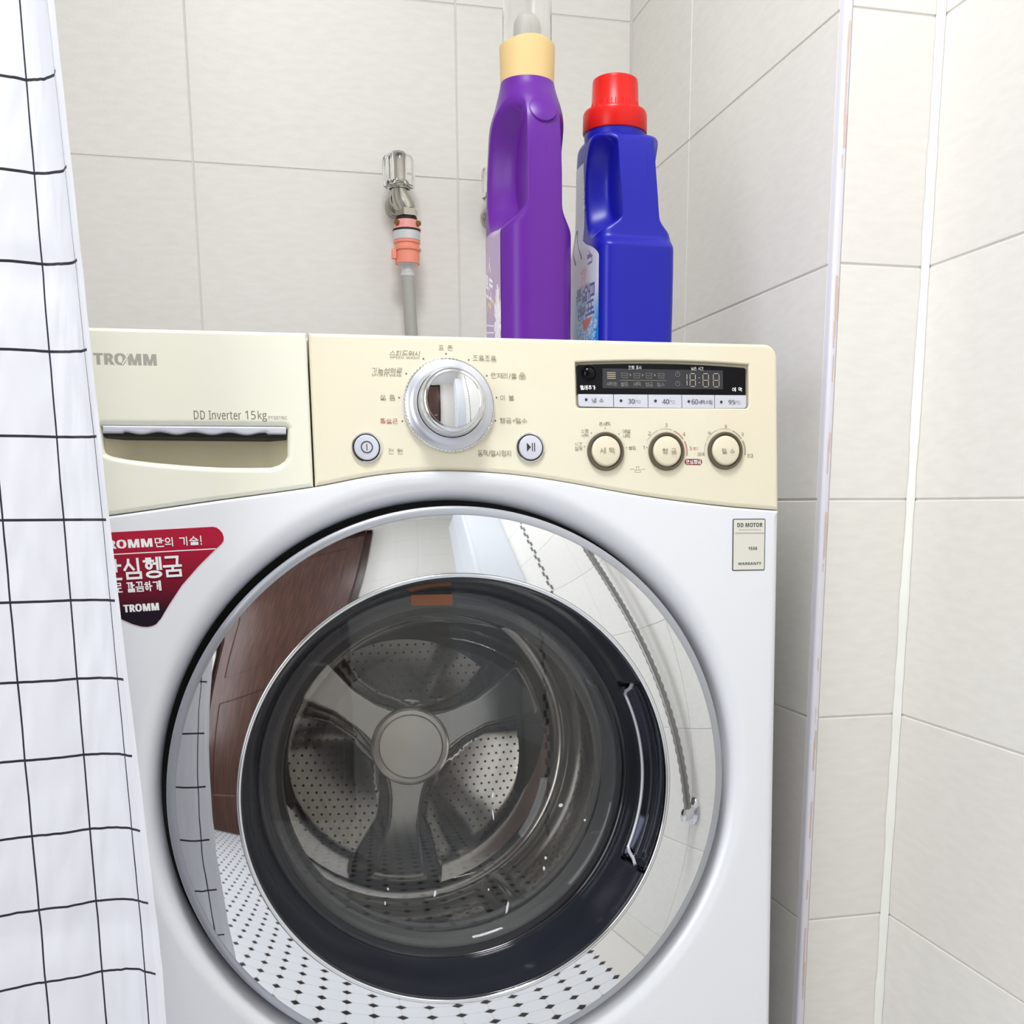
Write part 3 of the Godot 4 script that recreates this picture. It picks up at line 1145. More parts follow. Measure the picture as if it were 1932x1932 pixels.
func print_on(parent: Node, entries: Array, z: float, keep_turn := 0.0) -> void:
	for e in entries:
		var s := letters(e[0], e[2], e[5], e[6], null, Vector2(e[3], e[4]), keep_turn, z)
		if e[2].contains("h"):      # heavier type
			for k in [-1.0, 1.0]:
				letters(e[0], e[2], e[5], e[6], s, Vector2(e[3] + k * e[6] * 0.045, e[4]), keep_turn, z + 0.00003 + 0.00001 * k)
		part(parent, "lettering", s, M["ink_" + e[1]])


func make_panel(root: Node3D) -> void:
	var o := PackedVector2Array()
	for i in 41:
		var u := lerpf(-0.1303, 0.3428, i / 40.0)
		o.append(Vector2(u, edge(u)))
	for i in 7:
		o.append(Vector2(0.3428 - 0.014, top_edge(0.34) - 0.014) + Vector2.from_angle(PI / 2 * i / 6) * 0.014)
	for i in range(1, 12):
		var u := lerpf(0.31, -0.1303, i / 11.0)
		o.append(Vector2(u, top_edge(u)))
	var hole := PackedVector2Array()
	for p in rounded(0.1266, 0.1428, 0.3106, 0.1868, [0.004, 0.004, 0.0, 0.0]):
		hole.append(p + Vector2(0, 0.0012 * (p.x - 0.2186) / 0.09))
	var arch := PackedVector2Array()
	for p in hole:
		if p.y < 0.18:
			arch.append(p)
	for i in 13:
		var u := lerpf(0.3106, 0.1266, i / 12.0)
		arch.append(Vector2(u, 0.1868 + 0.0012 * (u - 0.2186) / 0.09 + 0.0028 * (1.0 - pow((u - 0.2186) / 0.092, 2.0))))
	var s := Shape.new()
	s.slab(o, -0.03, 0.0, 0.0042, [arch], 0.0016, 0.007, false)
	var panel := part(root, "control_panel", s, M.panel, PX)
	print_on(panel, [
		["표 준", "grey", "k", -0.0019, 0.1952, 0.0140, 0.0047],
		["스피드워시", "grey", "ki", -0.0410, 0.1890, 0.0292, 0.0051],
		["SPEED WASH", "grey", "l", -0.0415, 0.1851, 0.0278, 0.0022],
		["기능성의류", "grey", "ki", -0.0589, 0.1725, 0.0286, 0.0055],
		["SPORTS WEAR", "grey", "l", -0.0591, 0.1683, 0.0280, 0.0021],
		["삶 음", "grey", "k", -0.0592, 0.1478, 0.0140, 0.0053],
		["통살균", "red", "k", -0.0587, 0.1259, 0.0169, 0.0048],
		["조용조용", "grey", "k", 0.0355, 0.1865, 0.0230, 0.0052],
		["란제리/울", "grey", "k", 0.0541, 0.1705, 0.0252, 0.0052],
		["이 불", "grey", "k", 0.0568, 0.1497, 0.0135, 0.0053],
		["헹굼+탈수", "grey", "k", 0.0624, 0.1280, 0.0274, 0.0050],
		["전 원", "grey", "k", -0.0535, 0.0977, 0.0138, 0.0049],
		["동작/일시정지", "grey", "k", 0.0428, 0.0966, 0.0336, 0.0057],
		["본세탁", "grey", "k", 0.1555, 0.1263, 0.0118, 0.0041],
		["소량", "grey", "k", 0.1346, 0.1192, 0.0081, 0.0037],
		["세탁", "grey", "k", 0.1345, 0.1148, 0.0081, 0.0037],
		["예벌", "grey", "k", 0.1779, 0.1193, 0.0082, 0.0040],
		["세탁", "grey", "k", 0.1778, 0.1146, 0.0082, 0.0040],
		["시간", "grey", "k", 0.1279, 0.1062, 0.0078, 0.0038],
		["절약", "grey", "k", 0.1278, 0.1017, 0.0078, 0.0039],
		["불림", "grey", "k", 0.1838, 0.1030, 0.0077, 0.0038],
		["1", "grey", "l", 0.1958, 0.1037, 0.0017, 0.0036],
		["2", "grey", "l", 0.2021, 0.1175, 0.0031, 0.0037],
		["3", "grey", "l", 0.2202, 0.1259, 0.0027, 0.0037],
		["4", "red", "l", 0.2390, 0.1172, 0.0027, 0.0038],
		["5", "red", "l", 0.2462, 0.1032, 0.0023, 0.0038],
		["(회)", "red", "k", 0.2509, 0.1030, 0.0057, 0.0031],
		["안심헹굼", "white", "kb", 0.2489, 0.0897, 0.0159, 0.0043],
		["섬세", "grey", "k", 0.2571, 0.0977, 0.0074, 0.0042],
		["약", "grey", "k", 0.2664, 0.1186, 0.0034, 0.0030],
		["중", "grey", "k", 0.2845, 0.1257, 0.0032, 0.0030],
		["강", "grey", "k", 0.3029, 0.1180, 0.0032, 0.0032],
		["최강", "grey", "k", 0.3113, 0.0963, 0.0066, 0.0041],
	], 0.00012)
	# marks round the dials
	var c2 := Vector2(0.2197, 0.0998)
	var c3 := Vector2(0.2832, 0.1008)
	for p in [Vector2(-0.0017, 0.1897), Vector2(-0.0236, 0.1845), Vector2(0.0202, 0.1846), Vector2(-0.0406, 0.1703), Vector2(0.0374, 0.1702), Vector2(-0.0482, 0.1479), Vector2(0.0464, 0.1498), Vector2(-0.0459, 0.126), Vector2(0.0445, 0.1277), Vector2(0.1558, 0.1221), Vector2(0.1413, 0.1172), Vector2(0.1701, 0.1168), Vector2(0.1338, 0.1038), Vector2(0.1778, 0.1032), Vector2(0.1991, 0.1037)]:
		var m := Shape.new()
		m.disc(p, 0.0009 if p.x < 0.1 else 0.0006, 0.00012)
		part(panel, "dial_mark", m, M.ink_grey)
	for a in [[c2, 0.0225, 152, 112, 0.0004, 0], [c2, 0.0225, 106, 74, 0.0004, 0], [c3, 0.0225, 152, 112, 0.0004, 0], [c3, 0.0225, 106, 74, 0.0004, 0], [c3, 0.0222, 180, 158, 0.0004, 0], [c3, 0.0222, 66, 36, 0.0011, 0], [c3, 0.0224, 26, -8, 0.0017, 0], [c2, 0.0222, 66, 36, 0.0011, 1], [c2, 0.0224, 26, -8, 0.0014, 1]]:
		var m := Shape.new()
		m.ribbon(arc(a[0], a[1], a[2], a[3]), a[4], 0.00012)
		part(panel, "dial_scale", m, M.ink_red_pale if a[5] else M.ink_scale)
	var lock := Shape.new()
	for l in [[0.1814, 0.0822, 0.1855, 0.0822], [0.1925, 0.0822, 0.197, 0.0822], [0.1862, 0.0812, 0.1862, 0.0791], [0.1862, 0.0791, 0.1922, 0.0791], [0.1922, 0.0791, 0.1922, 0.0812], [0.1862, 0.0812, 0.1922, 0.0812], [0.1876, 0.0812, 0.1876, 0.0845], [0.1876, 0.0845, 0.1904, 0.0849], [0.1904, 0.0849, 0.1904, 0.0812]]:
		lock.ribbon(PackedVector2Array([Vector2(l[0], l[1]), Vector2(l[2], l[3])]), 0.0003, 0.00012)
	part(panel, "lock_symbol", lock, M.ink_grey)
	var wool := Shape.new()
	for k in 3:
		var q := Vector2(0.0725, 0.1704) + Vector2.from_angle(PI / 2 + TAU * k / 3) * 0.0014
		wool.ribbon(arc(q, 0.0022, 0, 360, 14), 0.0005, 0.00012)
		wool.ribbon(arc(q, 0.0011, 0, 360, 12), 0.0003, 0.00012)
	part(panel, "wool_symbol", wool, M.ink_scale)
	var badge := Shape.new()
	badge.cap(rounded(0.2394, 0.0866, 0.2584, 0.0928, 0.003), 0.00006, Vector3(0, 0, 1))
	part(panel, "rinse_badge", badge, M.ink_badge)
	make_display(root)
	make_drawer(root)
	make_dials(root)


func skew(u: float) -> float:
	return 0.0024 * (u - 0.2186) / 0.18


func make_display(root: Node3D) -> void:
	var o := PackedVector2Array()
	o.append(Vector2(0.1288, 0.1549))
	o.append(Vector2(0.3081, 0.1575))
	o.append(Vector2(0.3083, 0.1835))
	for i in 13:
		var u := lerpf(0.307, 0.1300, i / 12.0)
		o.append(Vector2(u, 0.1842 + 0.0008 * (u - 0.2186) / 0.09 + 0.0027 * (1.0 - pow((u - 0.2186) / 0.09, 2.0))))
	o.append(Vector2(0.1289, 0.1825))
	var bed := Shape.new()
	bed.slab(rounded(0.124, 0.1405, 0.3135, 0.193, 0.001, 2), -0.0085, -0.0065)
	part(root, "display_bed", bed, M.cream, PX)
	var s := Shape.new()
	s.slab(o, -0.0065, -0.0022, 0.0008)
	var win := part(root, "display_window", s, M.black, PX)
	var l := Shape.new()
	l.cap(PackedVector2Array([Vector2(0.1546, 0.1614), Vector2(0.2828, 0.1630), Vector2(0.283, 0.1818), Vector2(0.155, 0.1806)]), -0.0020, Vector3(0, 0, 1))
	part(win, "lcd", l, M.lcd)
	print_on(win, [
		["진행 표시", "white", "k", 0.1888, 0.1822, 0.0135, 0.0034],
		["남은 시간", "white", "k", 0.2551, 0.1828, 0.0132, 0.0032],
		["빨래추가", "white", "kb", 0.1395, 0.1616, 0.0158, 0.0044],
		["예 약", "white", "kb", 0.2981, 0.1631, 0.0108, 0.0043],
		["세탁량", "dim", "k", 0.1641, 0.1657, 0.0108, 0.0040],
		["불림", "dim", "k", 0.1774, 0.1658, 0.0078, 0.0043],
		["세탁", "dim", "k", 0.1908, 0.1661, 0.0082, 0.0043],
		["헹굼", "dim", "k", 0.2033, 0.1658, 0.0077, 0.0043],
		["탈수", "dim", "k", 0.2159, 0.1661, 0.0080, 0.0037],
	], -0.0019, 0.012)
	for q in [[0.2435, 0.1652, 0.2437, 0.1777, 1], [0.2470, 0.1650, 0.2528, 0.1777, 8], [0.2610, 0.1650, 0.2670, 0.1780, 8], [0.2722, 0.1652, 0.2785, 0.1782, 8]]:
		var x0: float = q[0]
		var y0: float = q[1]
		var x1: float = q[2]
		var y1: float = q[3]
		var ym := (y0 + y1) / 2
		var segs := [[x1, y0 + 0.0012, x1, ym - 0.0008], [x1, ym + 0.0008, x1, y1 - 0.0012]]
		if q[4] == 8:
			segs += [[x0, y0 + 0.0012, x0, ym - 0.0008], [x0, ym + 0.0008, x0, y1 - 0.0012], [x0 + 0.001, y0, x1 - 0.001, y0], [x0 + 0.001, ym, x1 - 0.001, ym], [x0 + 0.001, y1, x1 - 0.001, y1]]
		var d := Shape.new()
		for g in segs:
			d.ribbon(PackedVector2Array([Vector2(g[0], g[1]), Vector2(g[2], g[3])]), 0.00065, -0.0016)
		part(win, "digit", d, M.ink_digit)
	for y in [0.1738, 0.1690]:
		var d := Shape.new()
		d.disc(Vector2(0.2570, y), 0.0005, -0.0016)
		part(win, "colon_dot", d, M.ink_digit)
	for k in 4:
		var d := Shape.new()
		d.ribbon(PackedVector2Array([Vector2(0.1598, 0.1711 + 0.0018 * k), Vector2(0.1680, 0.1712 + 0.0018 * k)]), 0.0007, -0.0016)
		part(win, "level_bar", d, M.ink_digit)
	for k in 4:
		var ic := Shape.new()
		var x := 0.1743 + 0.0129 * k
		var y := 0.1719 + 0.0002 * k
		ic.ribbon(PackedVector2Array([Vector2(x, y + 0.0045), Vector2(x + 0.0005, y), Vector2(x + 0.006, y), Vector2(x + 0.0065, y + 0.0045), Vector2(x, y + 0.0045)]), 0.00035, -0.0016)
		ic.ribbon(PackedVector2Array([Vector2(x + 0.001, y + 0.0028), Vector2(x + 0.003, y + 0.0018), Vector2(x + 0.0055, y + 0.0028)]), 0.00035, -0.0016)
		if k < 3:
			var ax := x + 0.0088
			ic.cap(PackedVector2Array([Vector2(ax, y + 0.0015), Vector2(ax + 0.0017, y + 0.0029), Vector2(ax, y + 0.0043)]), -0.0016, Vector3(0, 0, 1))
		part(win, "stage_icon", ic, M.ink_dim)
	var ul := Shape.new()
	ul.ribbon(PackedVector2Array([Vector2(0.1728, 0.1695), Vector2(0.2213, 0.1701)]), 0.0004, -0.0016)
	part(win, "underline", ul, M.ink_dim)
	for y in [0.1767, 0.1674]:
		var ic := Shape.new()
		ic.ribbon(arc(Vector2(0.2337, y), 0.0024, 0, 360, 16), 0.00035, -0.0016)
		ic.ribbon(PackedVector2Array([Vector2(0.2337, y + 0.0012), Vector2(0.2337, y), Vector2(0.2345, y)]), 0.0003, -0.0016)
		part(win, "clock_icon", ic, M.ink_dim)
	var led := Shape.new()
	led.xf = Transform3D(Basis(), Vector3(0.1412, 0.1757, -0.0022))
	led.lathe([Vector2(0.0085, 0.0), Vector2(0.0082, 0.0008), Vector2(0.0066, 0.0012), Vector2(0.0060, 0.0006), Vector2(0.0055, 0.0010), Vector2(0.0040, 0.0022), Vector2(0.0, 0.0030)], 28)
	part(win, "lamp_lens", led, M.black)
	var xs := [0.1289, 0.1656, 0.2018, 0.2378, 0.2733, 0.3082]
	var words: Array = [
		["냉 수", "dark", "k", 0.1490, 0.1491, 0.0121, 0.0046],
		["30", "dark", "l", 0.1839, 0.1489, 0.0066, 0.0047],
		["(°C)", "dim", "l", 0.1904, 0.1486, 0.0057, 0.0037],
		["40", "dark", "l", 0.2202, 0.1493, 0.0070, 0.0046],
		["(°C)", "dim", "l", 0.2268, 0.1490, 0.0058, 0.0037],
		["60", "dark", "l", 0.2514, 0.1497, 0.0068, 0.0050],
		["세탁스팀", "dark", "k", 0.2629, 0.1495, 0.0153, 0.0041],
		["95", "dark", "l", 0.2916, 0.1501, 0.0068, 0.0044],
		["(°C)", "dim", "l", 0.2981, 0.1497, 0.0056, 0.0038],
	]
	var dots := [Vector2(0.137, 0.1497), Vector2(0.1731, 0.1493), Vector2(0.2094, 0.1498), Vector2(0.245, 0.1499), Vector2(0.2802, 0.15)]
	for k in 5:
		var b := Shape.new()
		var x0: float = xs[k] + 0.0003
		var x1: float = xs[k + 1] - 0.0003
		var lowy := func(u: float) -> float: return 0.1430 + skew(u) * 0.5 + 0.0006 * pow((u - 0.2186) / 0.09, 2.0)
		var oo := PackedVector2Array()
		var q := rounded(x0, 0.0, x1, 1.0, 0.0)
		if k == 0:
			for i in 5:
				var a := PI + PI / 2 * i / 4
				oo.append(Vector2(x0 + 0.003, lowy.call(x0) + 0.003) + Vector2.from_angle(a) * 0.003)
		else:
			oo.append(Vector2(x0, lowy.call(x0)))
		if k == 4:
			for i in 5:
				var a := -PI / 2 + PI / 2 * i / 4
				oo.append(Vector2(x1 - 0.003, lowy.call(x1) + 0.003) + Vector2.from_angle(a) * 0.003)
		else:
			oo.append(Vector2(x1, lowy.call(x1)))
		oo.append(Vector2(x1, 0.1562 + skew(x1)))
		oo.append(Vector2(x0, 0.1562 + skew(x0)))
		b.slab(oo, -0.0065, -0.0008, 0.0006)
		var bt := part(root, "temperature_button", b, M.silver, PX)
		var mine: Array = []
		for w in words:
			if w[3] > x0 and w[3] < x1:
				mine.append(w)
		print_on(bt, mine, -0.0004, 0.012)
		var dt := Shape.new()
		dt.disc(dots[k], 0.0014, -0.0004)
		part(bt, "indicator", dt, M.ink_dark)


func make_drawer(root: Node3D) -> void:
	var o := PackedVector2Array()
	for i in 21:
		var u := lerpf(-0.3428, -0.1318, i / 20.0)
		o.append(Vector2(u, edge(u)))
	for i in range(0, 8):
		var u := lerpf(-0.1318, -0.3428, i / 7.0)
		o.append(Vector2(u, top_edge(u)))
	var hole := PackedVector2Array()
	var low := [Vector2(-0.3160, 0.0990), Vector2(-0.3145, 0.0945), Vector2(-0.3095, 0.0920), Vector2(-0.2963, 0.0893), Vector2(-0.2740, 0.0866), Vector2(-0.2507, 0.0846), Vector2(-0.2320, 0.0833), Vector2(-0.2135, 0.0825), Vector2(-0.1900, 0.0824), Vector2(-0.1700, 0.0828), Vector2(-0.1625, 0.0850), Vector2(-0.1568, 0.0890), Vector2(-0.1545, 0.0935)]
	for p in low:
		hole.append(p)
	for p in [Vector2(-0.1535, 0.1175), Vector2(-0.1548, 0.1192), Vector2(-0.1570, 0.1200), Vector2(-0.3150, 0.1186), Vector2(-0.3165, 0.1176)]:
		hole.append(p)
	var s := Shape.new()
	s.slab(o, -0.03, 0.0, 0.0042, [hole], 0.006, 0.030, false)
	var dr := part(root, "detergent_drawer", s, M.drawer, PX)
	print_on(dr, [
		["TROMM", "silver", "lbh", -0.2928, 0.1770, 0.0528, 0.0101],
		["DD Inverter", "grey", "l", -0.2154, 0.1291, 0.0419, 0.0078],
		["15", "grey", "l", -0.1862, 0.1296, 0.0094, 0.0079],
		["kg", "grey", "l", -0.1755, 0.1287, 0.0082, 0.0098],
		["F1501NC", "grey", "l", -0.1614, 0.1275, 0.0170, 0.0031],
	], 0.00012, 0.008)
	var cut := Shape.new()
	cut.ribbon(PackedVector2Array([Vector2(-0.2952, 0.1726), Vector2(-0.2890, 0.1817)]), 0.0012, 0.0004)
	part(dr, "logo_slash", cut, M.drawer)
	var rc := Shape.new()
	var rows: Array = []
	for j in 9:
		var t := j / 8.0
		var ring := PackedVector3Array()
		for i in 33:
			var u := lerpf(-0.3175, -0.1525, i / 32.0)
			var e := minf(i, 32 - i) / 4.0
			ring.append(Vector3(u, lerpf(0.074, 0.122, t), -0.028 + 0.014 * pow(1.0 - t, 3.0) + 0.012 * maxf(0.0, 1.0 - e)))
		rows.append(ring)
	rc.grid(rows, false, Vector3(0, 0, 1))
	part(dr, "grip_recess", rc, M.recess)
	var bar := PackedVector2Array()
	for i in 61:
		var t := i / 60.0
		var u := lerpf(-0.3157, -0.1548, t)
		var wv := 0.0011 * cos(t * TAU * 5.2 - 3.4) if t > 0.1 and t < 0.9 else -0.0004
		bar.append(Vector2(u, 0.1126 + wv + 0.0008 * t))
	for p in [Vector2(-0.1543, 0.1180), Vector2(-0.1555, 0.1192), Vector2(-0.3157, 0.1182)]:
		bar.append(p)
	var h := Shape.new()
	h.slab(bar, -0.012, 0.0015, 0.0016)
	part(dr, "drawer_handle", h, M.silver)
	var sh := Shape.new()
	sh.slab(rounded(-0.3157, 0.1098, -0.1545, 0.1165, 0.0008, 2), -0.026, -0.006)
	part(dr, "handle_shadow_gap", sh, M.matte_black)  # black slab that paints the shadow gap below the handle bar


func make_dials(root: Node3D) -> void:
	var at := PX * Transform3D(Basis(), Vector3(-0.0006, 0.1413, 0.0))
	var rows: Array = []
	for k in [[0.0446, 0.0, 0.0], [0.0446, 0.0030, 1.0], [0.0440, 0.0044, 1.0], [0.0428, 0.0050, 0.0]]:
		var ring := PackedVector3Array()
		for i in 288:
			var a := TAU * i / 288
			var r: float = k[0] - (0.0006 * k[2] if i % 4 < 2 else 0.0)
			ring.append(Vector3(cos(a) * r, sin(a) * r, k[1]))
		rows.append(ring)
	var s := Shape.new()
	s.grid(rows, true)
	var dial := part(root, "program_dial", s, M.chrome, at)
	var sk := Shape.new()
	sk.lathe([Vector2(0.0428, 0.0046), Vector2(0.0420, 0.0052), Vector2(0.0385, 0.0058), Vector2(0.0350, 0.0075), Vector2(0.0330, 0.0098), Vector2(0.0322, 0.0112)], 96)
	part(dial, "dial_skirt", sk, M.satin)
	var gp := Shape.new()
	gp.lathe([Vector2(0.0324, 0.0108), Vector2(0.0310, 0.0100)], 64)
	part(dial, "dial_gap", gp, M.matte_black)
	var kb := Shape.new()
	kb.lathe([Vector2(0.0318, 0.0095), Vector2(0.0316, 0.0140), Vector2(0.0310, 0.0220), Vector2(0.0302, 0.0262), Vector2(0.0288, 0.0288), Vector2(0.0272, 0.0300), Vector2(0.0256, 0.0304), Vector2(0.0252, 0.0298)], 96)
	part(dial, "dial_grip", kb, M.rim)
	var cp := Shape.new()
	var pr: Array = []
	for i in 15:
		var r := 0.0251 * (1.0 - i / 14.0)
		pr.append(Vector2(r, 0.0298 + 0.0030 * (1.0 - pow(r / 0.0251, 2.0))))
	cp.lathe(pr, 96)
	part(dial, "dial_face", cp, M.chrome)
	for b in [["power_button", Vector2(-0.0810, 0.1008)], ["start_button", Vector2(0.0783, 0.1022)]]:
		var x := PX * Transform3D(Basis(), Vector3(b[1].x, b[1].y, 0.0))
		var dm := Shape.new()
		dm.lathe([Vector2(0.0117, 0.0), Vector2(0.0116, 0.0032), Vector2(0.0108, 0.0041), Vector2(0.0060, 0.0046), Vector2(0.0, 0.0047)], 48)
		var bt := part(root, b[0], dm, M.silver, x)
		var rg := Shape.new()
		rg.lathe([Vector2(0.0144, 0.0), Vector2(0.0144, 0.0016), Vector2(0.0138, 0.0026), Vector2(0.0130, 0.0028), Vector2(0.0125, 0.0020), Vector2(0.0124, 0.0)], 64)
		part(bt, "button_ring", rg, M.rim)
		var gr := Shape.new()
		gr.lathe([Vector2(0.0126, 0.0008), Vector2(0.0114, 0.0008)], 48)
		part(bt, "button_gap", gr, M.matte_black)
		var sy := Shape.new()
		if b[0] == "power_button":
			sy.ribbon(arc(Vector2.ZERO, 0.0052, 0, 360, 32), 0.0009, 0.0049)
			sy.ribbon(PackedVector2Array([Vector2(0, -0.0026), Vector2(0, 0.0026)]), 0.0008, 0.0049)
		else:
			sy.cap(PackedVector2Array([Vector2(-0.0042, -0.0043), Vector2(0.0, 0.0), Vector2(-0.0042, 0.0043)]), 0.0049, Vector3(0, 0, 1))
			sy.ribbon(PackedVector2Array([Vector2(0.0014, -0.0036), Vector2(0.0014, 0.0036)]), 0.0009, 0.0049)
			sy.ribbon(PackedVector2Array([Vector2(0.0036, -0.0036), Vector2(0.0036, 0.0036)]), 0.0009, 0.0049)
		part(bt, "symbol", sy, M.ink_dark)
	var caps: Array = [
		["세 탁", "grey", "cap", 0.1561, 0.0995, 0.0155, 0.0058],
		["헹 굼", "grey", "cap", 0.2212, 0.0994, 0.0149, 0.0055],
		["탈 수", "grey", "cap", 0.2850, 0.1000, 0.0141, 0.0053],
	]
	var k := 0
	for c in [Vector2(0.1555, 0.0993), Vector2(0.2197, 0.0998), Vector2(0.2832, 0.1010)]:
		var x := PX * Transform3D(Basis(), Vector3(c.x, c.y, 0.0))
		var cd := Shape.new()
		cd.lathe([Vector2(0.0149, -0.001), Vector2(0.0148, 0.0030), Vector2(0.0140, 0.0042), Vector2(0.0125, 0.0047), Vector2(0.0, 0.0050)], 56)
		var bt := part(root, "option_button", cd, M.cream, x)
		var rg := Shape.new()
		rg.lathe([Vector2(0.0190, 0.0), Vector2(0.0189, 0.0024), Vector2(0.0182, 0.0036), Vector2(0.0170, 0.0036), Vector2(0.0156, 0.0020), Vector2(0.0151, -0.001)], 64)
		part(bt, "button_ring", rg, M.olive)
		var e: Array = caps[k].duplicate()
		e[3] -= c.x
		e[4] -= c.y
		e[2] = "k"
		print_on(bt, [e], 0.0053)
		k += 1


func make_door(root: Node3D) -> void:
	var ring := Shape.new()
	var prof: Array = [Vector2(0.2725, 0.0040)]
	var n := 22
	var r := 0.2725
	var w := 0.0040
	for i in n:
		var slope := deg_to_rad(lerpf(15.5, 8.5, (i + 0.5) / n))
		var dr := (0.2725 - 0.2170) / n
		r -= dr
		w += dr * tan(slope)
		prof.append(Vector2(r, w))
	var top := w
	ring.lathe(prof, 240)
	var door := part(root, "door", ring, M.chrome, FX)
	var bz := Shape.new()
	bz.lathe([Vector2(0.24, -0.04), Vector2(0.2790, -0.034), Vector2(0.2808, -0.030), Vector2(0.2813, -0.001), Vector2(0.2810, 0.0010), Vector2(0.2802, 0.0018), Vector2(0.2735, 0.0032), Vector2(0.2724, 0.0030)], 240)
	part(door, "door_bezel", bz, M.bezel)
	var rim := Shape.new()
	rim.lathe([Vector2(0.2171, top - 0.0008), Vector2(0.2164, top + 0.0006), Vector2(0.2153, top + 0.0012), Vector2(0.2138, top + 0.0010), Vector2(0.2126, top - 0.0002), Vector2(0.2120, top - 0.0022), Vector2(0.2118, top - 0.0050)], 240)
	part(door, "inner_rim", rim, M.rim)
	# the dark funnel inside the ring, hollowed on the right for the fingers
	var fp := [Vector2(0.2119, top - 0.0040), Vector2(0.2116, 0.0140), Vector2(0.2112, 0.0115), Vector2(0.2106, 0.0085), Vector2(0.2098, 0.0050), Vector2(0.2088, 0.0010), Vector2(0.2075, -0.0060), Vector2(0.2063, -0.0130), Vector2(0.2052, -0.0200), Vector2(0.2042, -0.0280), Vector2(0.2032, -0.0360), Vector2(0.2022, -0.0440), Vector2(0.2010, -0.0540), Vector2(0.1998, -0.0640), Vector2(0.1985, -0.0690), Vector2(0.1940, -0.0715), Vector2(0.1880, -0.0720)]
	var hollow := func(a: float, ww: float) -> float:
		var d := rad_to_deg(a)
		return smoothstep(-27.0, -24.5, d) * smoothstep(29.0, 26.5, d) * smoothstep(0.0150, 0.0090, ww) * smoothstep(-0.036, -0.027, ww)
	var rows: Array = []
	for p in fp:
		var row := PackedVector3Array()
		for i in 360:
			var a := wrapf(TAU * i / 360.0, -PI, PI)
			var rr: float = p.x + 0.012 * hollow.call(a, p.y)
			row.append(Vector3(cos(a) * rr, sin(a) * rr, p.y))
		rows.append(row)
	var fu := Shape.new()
	fu.grid(rows, true, Vector3(0, 0, 1))
	part(door, "inner_frame", fu, M.funnel)
	var hr: Array = []
	for j in 17:
		var ww := lerpf(0.0148, -0.0365, j / 16.0)
		var row := PackedVector3Array()
		for i in 81:
			var a := deg_to_rad(lerpf(-27.3, 29.3, i / 80.0))
			var base := lerpf(0.2116, 0.2031, j / 16.0) - 0.0006
			var rr: float = base + 0.0126 * hollow.call(a, ww)
			row.append(Vector3(cos(a) * rr, sin(a) * rr, ww))
		hr.append(row)
	var hs := Shape.new()
	hs.grid(hr, false, Vector3(-1, 0, 0))
	part(door, "door_handle", hs, mat(c8(44, 46, 54), 0.06, 1.0))
	var lip := Shape.new()
	var lp := PackedVector3Array()
	for i in 49:
		var t := i / 48.0
		var a := deg_to_rad(lerpf(-26.5, 28.5, t))
		var bow := smoothstep(0.0, 0.06, t) * smoothstep(1.0, 0.94, t)
		lp.append(Vector3(cos(a) * (0.2042 + 0.0040 * (1.0 - bow)), sin(a) * (0.2042 + 0.0040 * (1.0 - bow)), lerpf(-0.006, -0.0335, bow)))
	lip.tube(lp, 0.0019, 10)
	part(door, "handle_lip", lip, mat(c8(222, 224, 230), 0.3, 0.35))
	var pn := Shape.new()
	var pp: Array = []
	for i in 15:
		var q := 0.1990 * (1.0 - i / 14.0)
		pp.append(Vector2(q, -0.0680 + 0.0120 * (1.0 - pow(q / 0.1990, 2.0))))
	pn.lathe(pp, 120)
	part(door, "window_pane", pn, M.pane)
	var bw := Shape.new()
	bw.lathe([Vector2(0.1900, -0.0735), Vector2(0.1850, -0.0705), Vector2(0.1790, -0.0745), Vector2(0.1740, -0.0850), Vector2(0.1680, -0.1100), Vector2(0.1580, -0.1450), Vector2(0.1460, -0.1660), Vector2(0.1260, -0.1790), Vector2(0.0800, -0.1880), Vector2(0.0, -0.1910)], 120, false, 50.0)
	part(door, "glass_bowl", bw, M.bowl)
	var tg := Shape.new()
	tg.slab(rounded(-0.0355, 0.1835, 0.0082, 0.1945, 0.002, 3), -0.0700, -0.0694)
	part(door, "warning_tag", tg, M.orange)
	var fl := Shape.new()
	for f in [[0.1196, -0.0353, 0.0026, 0.0020, 0.3], [0.1474, -0.0543, 0.0014, 0.0014, 0.0], [0.1022, -0.093, 0.0015, 0.0018, 0.2], [0.1003, -0.1047, 0.0014, 0.0024, 0.1], [0.0588, -0.1457, 0.0014, 0.0070, -0.2], [-0.0204, -0.1223, 0.0014, 0.0036, -0.2], [0.0439, -0.0182, 0.0008, 0.0034, -0.2], [0.0439, -0.0400, 0.0007, 0.0060, 0.1], [-0.0701, -0.1133, 0.0010, 0.0016, 0.4], [-0.0735, -0.1290, 0.0008, 0.0022, 0.0], [0.0380, -0.1230, 0.0008, 0.0014, 0.0], [0.0700, 0.0100, 0.0018, 0.0007, 0.2]]:
		var p := PackedVector2Array()
		for i in 10:
			var a := TAU * i / 10
			p.append(Vector2(f[0], f[1]) + Vector2(cos(a) * f[2], sin(a) * f[3] * (1.0 + 0.2 * sin(i * 3.0))).rotated(f[4]))
		var rad := Vector2(f[0], f[1]).length()
		fl.cap(p, -0.0680 + 0.0120 * (1.0 - pow(rad / 0.1990, 2.0)) + 0.0012, Vector3(0, 0, 1))
	part(door, "water_spot", fl, M.fleck).set_meta("kind", "stuff")


